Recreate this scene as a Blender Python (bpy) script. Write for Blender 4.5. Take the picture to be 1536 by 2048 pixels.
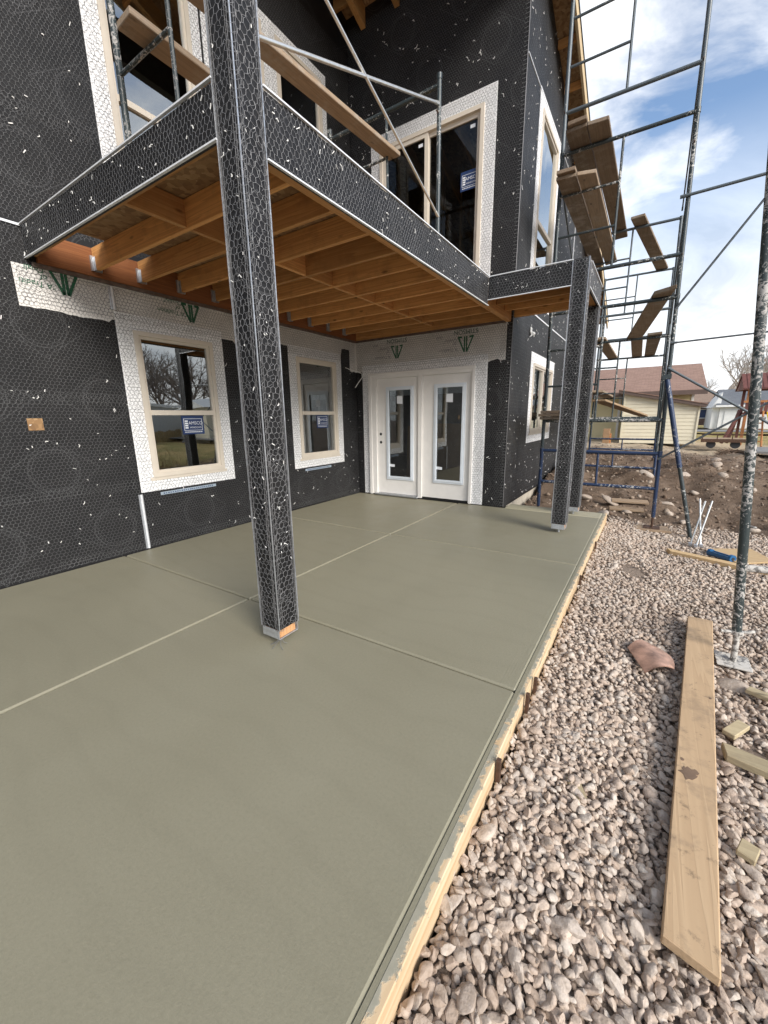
import bpy, bmesh, math, random
import numpy as np
from mathutils import Vector, Matrix

random.seed(7)
RNG = np.random.default_rng(7)
for o in list(bpy.data.objects):
    bpy.data.objects.remove(o)
scene = bpy.context.scene
COL = scene.collection
R = math.radians

# ------------------------------------------------------------------ camera
YAW, PITCH, ROLL = R(-33.177), R(-13.24), R(-0.816)
CAM = Vector((4.423, -5.942, 1.352))
fw = Vector((math.sin(YAW) * math.cos(PITCH), math.cos(YAW) * math.cos(PITCH), math.sin(PITCH)))
rt = Vector((math.cos(YAW), -math.sin(YAW), 0))
up = rt.cross(fw)
rt2 = rt * math.cos(ROLL) + up * math.sin(ROLL)
up2 = -rt * math.sin(ROLL) + up * math.cos(ROLL)
cd = bpy.data.cameras.new('camera')
cam = bpy.data.objects.new('camera', cd)
COL.objects.link(cam)
cam.matrix_world = Matrix(((rt2.x, up2.x, -fw.x, CAM.x), (rt2.y, up2.y, -fw.y, CAM.y),
                           (rt2.z, up2.z, -fw.z, CAM.z), (0, 0, 0, 1)))
cd.sensor_fit = 'HORIZONTAL'
cd.sensor_width = 36.0
cd.lens = 801.1 / 1536 * 36.0
cd.clip_start = 0.05
cd.clip_end = 2000
scene.camera = cam

# ------------------------------------------------------------------ sky, sun, exposure
SUN_DIR = Vector((0.92, -0.42, 0.58)).normalized()
sun_el = math.asin(SUN_DIR.z)
sun_az = math.atan2(SUN_DIR.x, SUN_DIR.y)
world = bpy.data.worlds.new('World')
scene.world = world
world.use_nodes = True
wt = world.node_tree
wt.nodes.clear()


def N(nt, typ, ins=None, **props):
    n = nt.nodes.new(typ)
    for k, v in props.items():
        setattr(n, k, v)
    if ins:
        for k, v in ins.items():
            s = n.inputs[k]
            if isinstance(v, bpy.types.NodeSocket):
                nt.links.new(v, s)
            else:
                s.default_value = v
    return n


def M(nt, op, a, b=0.0, c=0.0, clamp=False):
    n = N(nt, 'ShaderNodeMath', {0: a, 1: b, 2: c}, operation=op)
    n.use_clamp = clamp
    return n.outputs[0]


def RAMP(nt, fac, stops, interp='LINEAR'):
    n = N(nt, 'ShaderNodeValToRGB', {0: fac})
    cr = n.color_ramp
    cr.interpolation = interp
    while len(cr.elements) < len(stops):
        cr.elements.new(0.5)
    for e, (p, c) in zip(cr.elements, stops):
        e.position = p
        e.color = (c, c, c, 1) if not isinstance(c, tuple) else (c[0], c[1], c[2], 1)
    return n.outputs[0]


def MIX(nt, fac, a, b, blend='MIX'):
    n = N(nt, 'ShaderNodeMix', data_type='RGBA', blend_type=blend)
    for k, v in ((0, fac), (6, a), (7, b)):
        s = n.inputs[k]
        if isinstance(v, bpy.types.NodeSocket):
            nt.links.new(v, s)
        else:
            s.default_value = v if k == 0 else (v[0], v[1], v[2], 1)
    return n.outputs[2]


tc = N(wt, 'ShaderNodeTexCoord')
sep = N(wt, 'ShaderNodeSeparateXYZ', {0: tc.outputs['Generated']})
zc = M(wt, 'ADD', M(wt, 'MAXIMUM', sep.outputs[2], 0.0), 0.42)
ux = M(wt, 'DIVIDE', sep.outputs[0], zc)
uy = M(wt, 'DIVIDE', sep.outputs[1], zc)
cv = N(wt, 'ShaderNodeCombineXYZ', {0: ux, 1: uy, 2: 4.1})
warp = N(wt, 'ShaderNodeTexNoise', {'Vector': cv.outputs[0], 'Scale': 0.9, 'Detail': 3.0})
cw = N(wt, 'ShaderNodeVectorMath', {0: cv.outputs[0], 1: warp.outputs['Color']}, operation='ADD')
n1 = N(wt, 'ShaderNodeTexNoise', {'Vector': cw.outputs[0], 'Scale': 2.3, 'Detail': 8.0, 'Roughness': 0.56})
n2 = N(wt, 'ShaderNodeTexNoise', {'Vector': cw.outputs[0], 'Scale': 4.6, 'Detail': 7.0, 'Roughness': 0.62})
cover = RAMP(wt, n1.outputs[0], [(0.45, 0.0), (0.515, 0.45), (0.61, 1.0)])
horiz = RAMP(wt, sep.outputs[2], [(0.02, 1.0), (0.20, 0.85), (0.46, 0.0)])
cover = M(wt, 'MAXIMUM', cover, horiz)
shade = RAMP(wt, n2.outputs[0], [(0.3, (0.43, 0.45, 0.485)), (0.60, (0.72, 0.725, 0.73))])
sky = N(wt, 'ShaderNodeTexSky', sky_type='NISHITA', sun_disc=False, sun_elevation=sun_el,
        sun_rotation=sun_az, air_density=1.0, dust_density=0.6, ozone_density=1.6)
bg1 = N(wt, 'ShaderNodeBackground', {0: sky.outputs[0], 1: 0.115})
bg2 = N(wt, 'ShaderNodeBackground', {0: shade, 1: 1.0})
mx = N(wt, 'ShaderNodeMixShader', {0: cover, 1: bg1.outputs[0], 2: bg2.outputs[0]})
N(wt, 'ShaderNodeOutputWorld', {0: mx.outputs[0]})

sl = bpy.data.lights.new('sun', 'SUN')
sl.energy = 2.4
sl.angle = R(28)
sl.color = (1.0, 0.95, 0.88)
so = bpy.data.objects.new('sun', sl)
COL.objects.link(so)
so.rotation_euler = SUN_DIR.to_track_quat('Z', 'Y').to_euler()
so.location = (20, -10, 30)

scene.view_settings.view_transform = 'Standard'
scene.view_settings.look = 'None'
scene.view_settings.exposure = 1.0
scene.view_settings.gamma = 1.0
scene.view_settings.use_curve_mapping = False
scene.render.engine = 'CYCLES'
scene.cycles.use_denoising = True
scene.cycles.use_adaptive_sampling = True
scene.cycles.adaptive_threshold = 0.02
scene.cycles.max_bounces = 6
scene.cycles.diffuse_bounces = 4
scene.cycles.glossy_bounces = 3
scene.cycles.transparent_max_bounces = 12
scene.cycles.sample_clamp_indirect = 4.0


# ------------------------------------------------------------------ materials
def new_mat(name):
    m = bpy.data.materials.new(name)
    m.use_nodes = True
    nt = m.node_tree
    nt.nodes.clear()
    out = N(nt, 'ShaderNodeOutputMaterial')
    b = N(nt, 'ShaderNodeBsdfPrincipled')
    nt.links.new(b.outputs[0], out.inputs[0])
    return m, nt, b, out


def bump(nt, b, h, strength=0.3, dist=0.01):
    n = N(nt, 'ShaderNodeBump', {'Height': h, 'Strength': strength, 'Distance': dist})
    nt.links.new(n.outputs[0], b.inputs['Normal'])


def objco(nt, scale=(1, 1, 1)):
    t = N(nt, 'ShaderNodeTexCoord')
    mp = N(nt, 'ShaderNodeMapping', {'Vector': t.outputs['Object'], 'Scale': scale})
    return t.outputs['Object'], mp.outputs[0]


def simple(name, col, rough=0.6, metal=0.0, var=0.15, scale=6.0, bmp=0.0, spec=0.5):
    m, nt, b, _ = new_mat(name)
    co, _m = objco(nt)
    n = N(nt, 'ShaderNodeTexNoise', {'Vector': co, 'Scale': scale, 'Detail': 6.0, 'Roughness': 0.6})
    lo = tuple(c * (1 - var) for c in col)
    hi = tuple(min(1, c * (1 + var)) for c in col)
    c = MIX(nt, RAMP(nt, n.outputs[0], [(0.3, 0.0), (0.7, 1.0)]), lo, hi)
    nt.links.new(c, b.inputs['Base Color'])
    b.inputs['Roughness'].default_value = rough
    b.inputs['Metallic'].default_value = metal
    b.inputs['Specular IOR Level'].default_value = spec
    if bmp:
        n3 = N(nt, 'ShaderNodeTexNoise', {'Vector': co, 'Scale': scale * 8, 'Detail': 4.0})
        bump(nt, b, n3.outputs[0], bmp, 0.004)
    return m


def wood(name, c1, c2, axis='x', rough=0.7, knots=True, dirt=0.0, dirtcol=(0.12, 0.09, 0.07), fine=60.0):
    m, nt, b, _ = new_mat(name)
    t = N(nt, 'ShaderNodeTexCoord')
    oi = N(nt, 'ShaderNodeObjectInfo')
    off = N(nt, 'ShaderNodeVectorMath', {0: t.outputs['Object'], 1: (3.1, 7.7, 5.3)}, operation='ADD')
    rr = N(nt, 'ShaderNodeVectorMath', {0: (13.0, 7.0, 5.0)}, operation='SCALE')
    nt.links.new(oi.outputs['Random'], rr.inputs['Scale'])
    off2 = N(nt, 'ShaderNodeVectorMath', {0: off.outputs[0], 1: rr.outputs[0]}, operation='ADD')
    s = {'x': (0.45, 16, 16), 'y': (16, 0.45, 16), 'z': (16, 16, 0.45)}[axis]
    mp = N(nt, 'ShaderNodeMapping', {'Vector': off2.outputs[0], 'Scale': s})
    wn = N(nt, 'ShaderNodeTexNoise', {'Vector': mp.outputs[0], 'Scale': 1.0, 'Detail': 2.0, 'Distortion': 0.25})
    rings = M(nt, 'FRACT', M(nt, 'MULTIPLY', wn.outputs[0], 7.0))
    rings = RAMP(nt, rings, [(0.0, 0.15), (0.7, 0.75), (0.93, 1.0), (1.0, 0.2)])
    s2 = {'x': (2, 60, 60), 'y': (60, 2, 60), 'z': (60, 60, 2)}[axis]
    mp2 = N(nt, 'ShaderNodeMapping', {'Vector': off2.outputs[0], 'Scale': tuple(v * fine / 60 for v in s2)})
    fn = N(nt, 'ShaderNodeTexNoise', {'Vector': mp2.outputs[0], 'Scale': 1.5, 'Detail': 4.0})
    f = M(nt, 'ADD', M(nt, 'MULTIPLY', rings, 0.55), M(nt, 'MULTIPLY', fn.outputs[0], 0.45))
    col = MIX(nt, f, c2, c1)
    br = M(nt, 'ADD', 0.68, M(nt, 'MULTIPLY', oi.outputs['Random'], 0.58))
    hs = N(nt, 'ShaderNodeHueSaturation', {'Color': col, 'Value': br})
    col = hs.outputs[0]
    if knots:
        s3 = {'x': (3, 8, 8), 'y': (8, 3, 8), 'z': (8, 8, 3)}[axis]
        mp3 = N(nt, 'ShaderNodeMapping', {'Vector': off2.outputs[0], 'Scale': s3})
        vo = N(nt, 'ShaderNodeTexVoronoi', {'Vector': mp3.outputs[0], 'Scale': 0.9})
        k = RAMP(nt, vo.outputs['Distance'], [(0.04, 1.0), (0.12, 0.0)])
        col = MIX(nt, M(nt, 'MULTIPLY', k, 0.8), col, tuple(c * 0.35 for c in c2))
    if dirt > 0:
        dn = N(nt, 'ShaderNodeTexNoise', {'Vector': off2.outputs[0], 'Scale': 5.0, 'Detail': 7.0, 'Roughness': 0.7})
        d = RAMP(nt, dn.outputs[0], [(0.5, 0.0), (0.68, 1.0)])
        if dirt > 0.5:
            sn = N(nt, 'ShaderNodeTexNoise', {'Vector': off2.outputs[0], 'Scale': 13.0, 'Detail': 8.0, 'Roughness': 0.75})
            sp2 = RAMP(nt, sn.outputs[0], [(0.58, 0.0), (0.66, 1.0)])
            col = MIX(nt, M(nt, 'MULTIPLY', sp2, 0.6), col, tuple(c * 0.45 for c in dirtcol))
        col = MIX(nt, M(nt, 'MULTIPLY', d, dirt), col, dirtcol)
    nt.links.new(col, b.inputs['Base Color'])
    b.inputs['Roughness'].default_value = rough
    b.inputs['Specular IOR Level'].default_value = 0.3
    bump(nt, b, f, 0.25, 0.003)
    return m


def splatter(name, base, white=(0.62, 0.61, 0.57), amount=0.5, scale=26.0, rough=0.55):
    m, nt, b, _ = new_mat(name)
    t = N(nt, 'ShaderNodeTexCoord')
    n = N(nt, 'ShaderNodeTexNoise', {'Vector': t.outputs['Object'], 'Scale': scale, 'Detail': 6.0, 'Roughness': 0.68, 'Distortion': 1.2})
    big = N(nt, 'ShaderNodeTexNoise', {'Vector': t.outputs['Object'], 'Scale': 1.8, 'Detail': 3.0})
    v = M(nt, 'ADD', n.outputs[0], M(nt, 'MULTIPLY', M(nt, 'SUBTRACT', big.outputs[0], 0.5), 0.5))
    e = 0.72 - amount * 0.3
    f = RAMP(nt, v, [(e, 0.0), (e + 0.05, 1.0)])
    g = N(nt, 'ShaderNodeTexNoise', {'Vector': t.outputs['Object'], 'Scale': 60.0, 'Detail': 3.0})
    wcol = MIX(nt, g.outputs[0], tuple(c * 0.7 for c in white), white)
    c = MIX(nt, f, base, wcol)
    nt.links.new(c, b.inputs['Base Color'])
    nt.links.new(M(nt, 'ADD', rough * 0.75, M(nt, 'MULTIPLY', f, 0.35)), b.inputs['Roughness'])
    bump(nt, b, f, 0.4, 0.003)
    return m


MT = {}


def paper_mat():
    m, nt, b, _ = new_mat('black_paper')
    t = N(nt, 'ShaderNodeTexCoord')
    sp = N(nt, 'ShaderNodeSeparateXYZ', {0: t.outputs['Object']})
    u = M(nt, 'ADD', sp.outputs[0], sp.outputs[1])
    v = sp.outputs[2]
    # faint printed emblem: rings and a lozenge, repeated along the roll
    row = M(nt, 'FLOOR', M(nt, 'DIVIDE', v, 0.62))
    uu = M(nt, 'ADD', u, M(nt, 'MULTIPLY', row, 0.41))
    cu = M(nt, 'SUBTRACT', M(nt, 'FLOORED_MODULO', uu, 0.92), 0.46)
    cvv = M(nt, 'SUBTRACT', M(nt, 'FLOORED_MODULO', v, 0.62), 0.31)
    r = M(nt, 'SQRT', M(nt, 'ADD', M(nt, 'POWER', cu, 2.0), M(nt, 'POWER', cvv, 2.0)))
    ring = M(nt, 'MAXIMUM', M(nt, 'LESS_THAN', M(nt, 'ABSOLUTE', M(nt, 'SUBTRACT', r, 0.19)), 0.006),
             M(nt, 'LESS_THAN', M(nt, 'ABSOLUTE', M(nt, 'SUBTRACT', r, 0.165)), 0.003))
    loz = M(nt, 'ADD', M(nt, 'MULTIPLY', M(nt, 'ABSOLUTE', cu), 0.75), M(nt, 'ABSOLUTE', cvv))
    lo = M(nt, 'LESS_THAN', M(nt, 'ABSOLUTE', M(nt, 'SUBTRACT', loz, 0.27)), 0.005)
    emb = M(nt, 'MAXIMUM', ring, lo)
    n = N(nt, 'ShaderNodeTexNoise', {'Vector': t.outputs['Object'], 'Scale': 2.2, 'Detail': 8.0, 'Roughness': 0.65})
    c = MIX(nt, RAMP(nt, n.outputs[0], [(0.3, 0.0), (0.7, 1.0)]), (0.0045, 0.0045, 0.0052), (0.0125, 0.0118, 0.0122))
    c = MIX(nt, M(nt, 'MULTIPLY', emb, 0.48), c, (0.06, 0.06, 0.062))
    nt.links.new(c, b.inputs['Base Color'])
    b.inputs['Roughness'].default_value = 0.55
    b.inputs['Specular IOR Level'].default_value = 0.4
    w = N(nt, 'ShaderNodeTexNoise', {'Vector': t.outputs['Object'], 'Scale': 5.0, 'Detail': 5.0, 'Distortion': 0.8})
    bump(nt, b, w.outputs[0], 0.35, 0.02)
    return m


def glass_mat(name, refl=0.22, tint=(0.72, 0.76, 0.76), fres=1.3):
    m, nt, b, out = new_mat(name)
    nt.nodes.remove(b)
    t = N(nt, 'ShaderNodeTexCoord')
    n = N(nt, 'ShaderNodeTexNoise', {'Vector': t.outputs['Object'], 'Scale': 1.1, 'Detail': 1.0})
    bp = N(nt, 'ShaderNodeBump', {'Height': n.outputs[0], 'Strength': 0.12, 'Distance': 0.03})
    g = N(nt, 'ShaderNodeBsdfGlossy', {'Color': (0.92, 0.95, 0.95, 1), 'Roughness': 0.0, 'Normal': bp.outputs[0]})
    tr = N(nt, 'ShaderNodeBsdfTransparent', {'Color': (*tint, 1)})
    fr = N(nt, 'ShaderNodeFresnel', {'IOR': 1.5, 'Normal': bp.outputs[0]})
    f = M(nt, 'ADD', refl, M(nt, 'MULTIPLY', fr.outputs[0], fres), clamp=True)
    mxs = N(nt, 'ShaderNodeMixShader', {0: f, 1: tr.outputs[0], 2: g.outputs[0]})
    nt.links.new(mxs.outputs[0], out.inputs[0])
    return m


def concrete_mat(name, broom, tone=1.0):
    m, nt, b, _ = new_mat(name)
    t = N(nt, 'ShaderNodeTexCoord')
    co = t.outputs['Object']
    n = N(nt, 'ShaderNodeTexNoise', {'Vector': co, 'Scale': 1.1, 'Detail': 8.0, 'Roughness': 0.62})
    f = N(nt, 'ShaderNodeTexNoise', {'Vector': co, 'Scale': 140.0, 'Detail': 3.0, 'Roughness': 0.7})
    mp = N(nt, 'ShaderNodeMapping', {'Vector': co, 'Scale': (170.0, 1.4, 1.0), 'Rotation': (0, 0, R(-3))})
    st = N(nt, 'ShaderNodeTexNoise', {'Vector': mp.outputs[0], 'Scale': 1.0, 'Detail': 3.0})
    mp2 = N(nt, 'ShaderNodeMapping', {'Vector': co, 'Scale': (2.2, 0.9, 1.0), 'Rotation': (0, 0, R(-3))})
    sw = N(nt, 'ShaderNodeTexNoise', {'Vector': mp2.outputs[0], 'Scale': 1.0, 'Detail': 5.0})
    v = M(nt, 'ADD', M(nt, 'MULTIPLY', n.outputs[0], 0.55), M(nt, 'MULTIPLY', sw.outputs[0], 0.45))
    a = tuple(c * tone for c in (0.216, 0.200, 0.141))
    d = tuple(c * tone for c in (0.260, 0.242, 0.174))
    c = MIX(nt, RAMP(nt, v, [(0.3, 0.25), (0.7, 0.75)]), a, d)
    sp_ = N(nt, 'ShaderNodeTexNoise', {'Vector': co, 'Scale': 75.0, 'Detail': 5.0, 'Roughness': 0.8})
    c = MIX(nt, RAMP(nt, sp_.outputs[0], [(0.34, 0.30), (0.5, 0.0)]), c, tuple(x * 0.78 for x in a))
    c = MIX(nt, RAMP(nt, sp_.outputs[0], [(0.54, 0.0), (0.70, 0.3)]), c, tuple(min(1, x * 1.18) for x in d))
    ar = N(nt, 'ShaderNodeTexWave', {'Vector': co, 'Scale': 1.3, 'Distortion': 9.0, 'Detail': 3.0, 'Detail Scale': 0.7}, wave_type='RINGS')
    c = MIX(nt, M(nt, 'MULTIPLY', RAMP(nt, ar.outputs[1], [(0.75, 0.0), (1.0, 1.0)]), 0.10), c, tuple(x * 0.8 for x in a))
    nt.links.new(c, b.inputs['Base Color'])
    nt.links.new(RAMP(nt, v, [(0.3, 0.34), (0.7, 0.58)]), b.inputs['Roughness'])
    b.inputs['Specular IOR Level'].default_value = 0.42
    h = M(nt, 'ADD', M(nt, 'MULTIPLY', st.outputs[0], broom), M(nt, 'MULTIPLY', f.outputs[0], 0.7))
    bump(nt, b, h, 0.28, 0.004)
    return m


def form_mat():
    m, nt, b, _ = new_mat('form_wood')
    t = N(nt, 'ShaderNodeTexCoord')
    co = t.outputs['Object']
    sp = N(nt, 'ShaderNodeSeparateXYZ', {0: co})
    mp = N(nt, 'ShaderNodeMapping', {'Vector': co, 'Scale': (30, 1.2, 30)})
    g = N(nt, 'ShaderNodeTexNoise', {'Vector': mp.outputs[0], 'Scale': 1.0, 'Detail': 5.0, 'Distortion': 0.5})
    c = MIX(nt, RAMP(nt, g.outputs[0], [(0.3, 0.0), (0.7, 1.0)]), (0.50, 0.34, 0.185), (0.68, 0.54, 0.36))
    e = N(nt, 'ShaderNodeTexNoise', {'Vector': co, 'Scale': 14.0, 'Detail': 7.0, 'Roughness': 0.7})
    # wet concrete smeared over the top edge
    k = M(nt, 'ADD', M(nt, 'MULTIPLY', M(nt, 'SUBTRACT', sp.outputs[0], 4.012), 18.0),
          M(nt, 'MULTIPLY', M(nt, 'SUBTRACT', 0.0, sp.outputs[2]), 6.0))
    k = M(nt, 'ADD', k, M(nt, 'MULTIPLY', M(nt, 'SUBTRACT', e.outputs[0], 0.5), 2.6))
    f = RAMP(nt, k, [(0.45, 1.0), (0.60, 0.0)])
    cc = MIX(nt, e.outputs[0], (0.20, 0.19, 0.14), (0.42, 0.39, 0.31))
    c = MIX(nt, f, c, cc)
    nt.links.new(c, b.inputs['Base Color'])
    b.inputs['Roughness'].default_value = 0.75
    bump(nt, b, M(nt, 'ADD', M(nt, 'MULTIPLY', f, 0.6), M(nt, 'MULTIPLY', g.outputs[0], 0.4)), 0.5, 0.005)
    return m


def stone_mat(name, cols, bmp=0.5):
    m, nt, b, _ = new_mat(name)
    t = N(nt, 'ShaderNodeTexCoord')
    at = N(nt, 'ShaderNodeAttribute', attribute_name='rnd')
    v = at.outputs['Fac']
    stops = [(i / (len(cols) - 1), c) for i, c in enumerate(cols)]
    c = RAMP(nt, v, stops)
    n = N(nt, 'ShaderNodeTexNoise', {'Vector': t.outputs['Object'], 'Scale': 55.0, 'Detail': 6.0, 'Roughness': 0.65})
    c2 = MIX(nt, RAMP(nt, n.outputs[0], [(0.36, 0.5), (0.58, 0.0)]), c, (0.20, 0.15, 0.11))
    du = N(nt, 'ShaderNodeTexNoise', {'Vector': t.outputs['Object'], 'Scale': 2.6, 'Detail': 5.0, 'Roughness': 0.65})
    c2 = MIX(nt, RAMP(nt, du.outputs[0], [(0.5, 0.0), (0.72, 0.55)]), c2, (0.27, 0.20, 0.15))
    nt.links.new(c2, b.inputs['Base Color'])
    b.inputs['Roughness'].default_value = 0.85
    b.inputs['Specular IOR Level'].default_value = 0.25
    n3 = N(nt, 'ShaderNodeTexNoise', {'Vector': t.outputs['Object'], 'Scale': 140.0, 'Detail': 5.0})
    bump(nt, b, n3.outputs[0], bmp, 0.006)
    return m


def ground_mat():
    m, nt, b, _ = new_mat('ground_soil')
    t = N(nt, 'ShaderNodeTexCoord')
    co = t.outputs['Object']
    sp = N(nt, 'ShaderNodeSeparateXYZ', {0: co})
    n = N(nt, 'ShaderNodeTexNoise', {'Vector': co, 'Scale': 1.7, 'Detail': 9.0, 'Roughness': 0.68})
    f = N(nt, 'ShaderNodeTexNoise', {'Vector': co, 'Scale': 34.0, 'Detail': 7.0, 'Roughness': 0.75})
    soil = MIX(nt, RAMP(nt, n.outputs[0], [(0.32, 0.0), (0.68, 1.0)]), (0.095, 0.064, 0.045), (0.23, 0.168, 0.122))
    soil = MIX(nt, RAMP(nt, f.outputs[0], [(0.56, 0.0), (0.72, 0.8)]), soil, (0.30, 0.235, 0.18))
    gn = N(nt, 'ShaderNodeTexNoise', {'Vector': co, 'Scale': 0.35, 'Detail': 8.0, 'Roughness': 0.7})
    grass = MIX(nt, RAMP(nt, gn.outputs[0], [(0.42, 0.0), (0.58, 1.0)]), (0.46, 0.34, 0.15), (0.22, 0.21, 0.07))
    grass = MIX(nt, M(nt, 'MULTIPLY', f.outputs[0], 0.5), grass, (0.12, 0.09, 0.04))
    sand = MIX(nt, f.outputs[0], (0.30, 0.23, 0.155), (0.48, 0.39, 0.28))
    far = M(nt, 'ADD', sp.outputs[1], M(nt, 'MULTIPLY', M(nt, 'SUBTRACT', gn.outputs[0], 0.5), 8.0))
    s = RAMP(nt, M(nt, 'DIVIDE', far, 40.0), [(0.20, 0.0), (0.29, 1.0)])
    c = MIX(nt, s, soil, sand)
    s2 = RAMP(nt, M(nt, 'DIVIDE', far, 40.0), [(0.50, 0.0), (0.60, 1.0)])
    c = MIX(nt, s2, c, grass)
    right = M(nt, 'ADD', sp.outputs[0], M(nt, 'MULTIPLY', M(nt, 'SUBTRACT', gn.outputs[0], 0.5), 3.0))
    gx = M(nt, 'MULTIPLY', RAMP(nt, M(nt, 'DIVIDE', right, 20.0), [(0.43, 0.0), (0.50, 1.0)]),
           RAMP(nt, M(nt, 'DIVIDE', M(nt, 'ADD', sp.outputs[1], 20.0), 100.0), [(0.9, 1.0), (1.0, 0.0)]))
    c = MIX(nt, gx, c, grass)
    fine_ = MIX(nt, f.outputs[0], (0.20, 0.15, 0.115), (0.36, 0.29, 0.235))
    c = MIX(nt, RAMP(nt, M(nt, 'ADD', M(nt, 'DIVIDE', sp.outputs[1], 10.0), 0.8), [(0.84, 1.0), (0.90, 0.0)]), c, fine_)
    nt.links.new(c, b.inputs['Base Color'])
    b.inputs['Roughness'].default_value = 0.95
    b.inputs['Specular IOR Level'].default_value = 0.15
    bump(nt, b, M(nt, 'ADD', f.outputs[0], M(nt, 'MULTIPLY', n.outputs[0], 0.6)), 0.9, 0.04)
    return m


def osb_mat():
    m, nt, b, _ = new_mat('strand_board')
    t = N(nt, 'ShaderNodeTexCoord')
    mp = N(nt, 'ShaderNodeMapping', {'Vector': t.outputs['Object'], 'Scale': (1, 1, 1)})
    vo = N(nt, 'ShaderNodeTexVoronoi', {'Vector': mp.outputs[0], 'Scale': 26.0, 'Randomness': 1.0})
    n = N(nt, 'ShaderNodeTexNoise', {'Vector': t.outputs['Object'], 'Scale': 70.0, 'Detail': 4.0})
    c = RAMP(nt, vo.outputs['Color'], [(0.1, (0.20, 0.11, 0.05)), (0.5, (0.34, 0.20, 0.09)), (0.9, (0.46, 0.30, 0.15))])
    c = MIX(nt, M(nt, 'MULTIPLY', n.outputs[0], 0.5), c, (0.16, 0.09, 0.04))
    nt.links.new(c, b.inputs['Base Color'])
    b.inputs['Roughness'].default_value = 0.8
    return m


def shingle_mat(name, c1, c2):
    m, nt, b, _ = new_mat(name)
    t = N(nt, 'ShaderNodeTexCoord')
    mp = N(nt, 'ShaderNodeMapping', {'Vector': t.outputs['Object'], 'Scale': (1, 1, 1)})
    br = N(nt, 'ShaderNodeTexBrick', {'Vector': mp.outputs[0], 'Color1': (*c1, 1), 'Color2': (*c2, 1),
                                      'Mortar': (*tuple(x * 0.45 for x in c1), 1), 'Scale': 3.2, 'Mortar Size': 0.012,
                                      'Brick Width': 0.9, 'Row Height': 0.42})
    n = N(nt, 'ShaderNodeTexNoise', {'Vector': t.outputs['Object'], 'Scale': 9.0, 'Detail': 6.0})
    c = MIX(nt, M(nt, 'MULTIPLY', n.outputs[0], 0.5), br.outputs[0], tuple(x * 0.6 for x in c1))
    nt.links.new(c, b.inputs['Base Color'])
    b.inputs['Roughness'].default_value = 0.9
    return m


def brick_mat():
    m, nt, b, _ = new_mat('far_brick')
    t = N(nt, 'ShaderNodeTexCoord')
    sp = N(nt, 'ShaderNodeSeparateXYZ', {0: t.outputs['Object']})
    cvx = N(nt, 'ShaderNodeCombineXYZ', {0: sp.outputs[0], 1: sp.outputs[2], 2: 0.0})
    br = N(nt, 'ShaderNodeTexBrick', {'Vector': cvx.outputs[0], 'Color1': (0.12, 0.07, 0.05, 1), 'Color2': (0.18, 0.10, 0.075, 1),
                                      'Mortar': (0.22, 0.19, 0.17, 1), 'Scale': 4.0, 'Mortar Size': 0.02})
    nt.links.new(br.outputs[0], b.inputs['Base Color'])
    b.inputs['Roughness'].default_value = 0.9
    return m


MT['paper'] = paper_mat()
MT['wire'] = simple('galvanised_wire', (0.135, 0.135, 0.137), 0.45, 0.4, 0.25, 3.0)
MT['wire2'] = simple('galvanised_wire_bright', (0.235, 0.233, 0.235), 0.45, 0.4, 0.25, 3.0)
MT['wiredark'] = simple('netting_over_white', (0.085, 0.085, 0.088), 0.5, 0.3, 0.2, 3.0)
MT['galv'] = simple('galvanised_steel', (0.55, 0.57, 0.60), 0.38, 0.75, 0.2, 40.0)
MT['bead'] = simple('casing_bead', (0.80, 0.81, 0.82), 0.42, 0.25, 0.1, 30.0)
MT['jbead'] = simple('dull_bead', (0.16, 0.12, 0.10), 0.5, 0.4, 0.3, 20.0)
MT['chip'] = simple('white_fibre', (0.78, 0.77, 0.74), 0.8, 0, 0.1)
MT['flash'] = simple('white_flashing', (0.88, 0.88, 0.88), 0.5, 0, 0.04, 4.0, 0.1)
MT['wrap'] = simple('lumber_wrap_paper', (0.70, 0.675, 0.64), 0.62, 0, 0.08, 3.0, 0.15)
MT['green'] = simple('green_print', (0.012, 0.12, 0.055), 0.6, 0, 0.1)
MT['greenthin'] = simple('dark_green_print', (0.03, 0.10, 0.07), 0.6, 0, 0.1)
MT['greyprint'] = simple('grey_print', (0.22, 0.22, 0.24), 0.6, 0, 0.1)
MT['vinyl'] = simple('almond_vinyl', (0.62, 0.555, 0.465), 0.42, 0, 0.04)
MT['doorwhite'] = simple('door_paint', (0.80, 0.775, 0.74), 0.45, 0, 0.04)
MT['litewhite'] = simple('lite_frame', (0.70, 0.75, 0.80), 0.4, 0, 0.04)
MT['glass'] = glass_mat('window_glass', 0.26)
MT['glassdoor'] = glass_mat('door_glass', 0.16)
MT['glassdark'] = glass_mat('slider_glass', 0.01, (0.55, 0.56, 0.54), 0.5)
MT['glassup'] = glass_mat('upper_glass', 0.30)
MT['hole'] = simple('black_hole', (0.01, 0.01, 0.01), 0.7)
MT['navy'] = simple('navy_sticker', (0.018, 0.04, 0.12), 0.4, 0, 0.1)
MT['stickwhite'] = simple('sticker_white', (0.75, 0.77, 0.8), 0.5, 0, 0.05)
MT['stickgrey'] = simple('grey_blue_label', (0.30, 0.36, 0.42), 0.5, 0, 0.1)
MT['slab'] = concrete_mat('fresh_concrete', 0.25)
MT['slabb'] = concrete_mat('broomed_concrete', 0.9, 1.02)
MT['slablight'] = concrete_mat('drying_concrete', 0.1, 1.5)
MT['form'] = form_mat()
MT['foundation'] = simple('foundation', (0.46, 0.41, 0.33), 0.9, 0, 0.18, 5.0, 0.3)
MT['joistx'] = wood('framing_lumber', (0.76, 0.405, 0.145), (0.42, 0.175, 0.055), 'x', dirt=0.3, dirtcol=(0.2, 0.1, 0.04))
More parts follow.
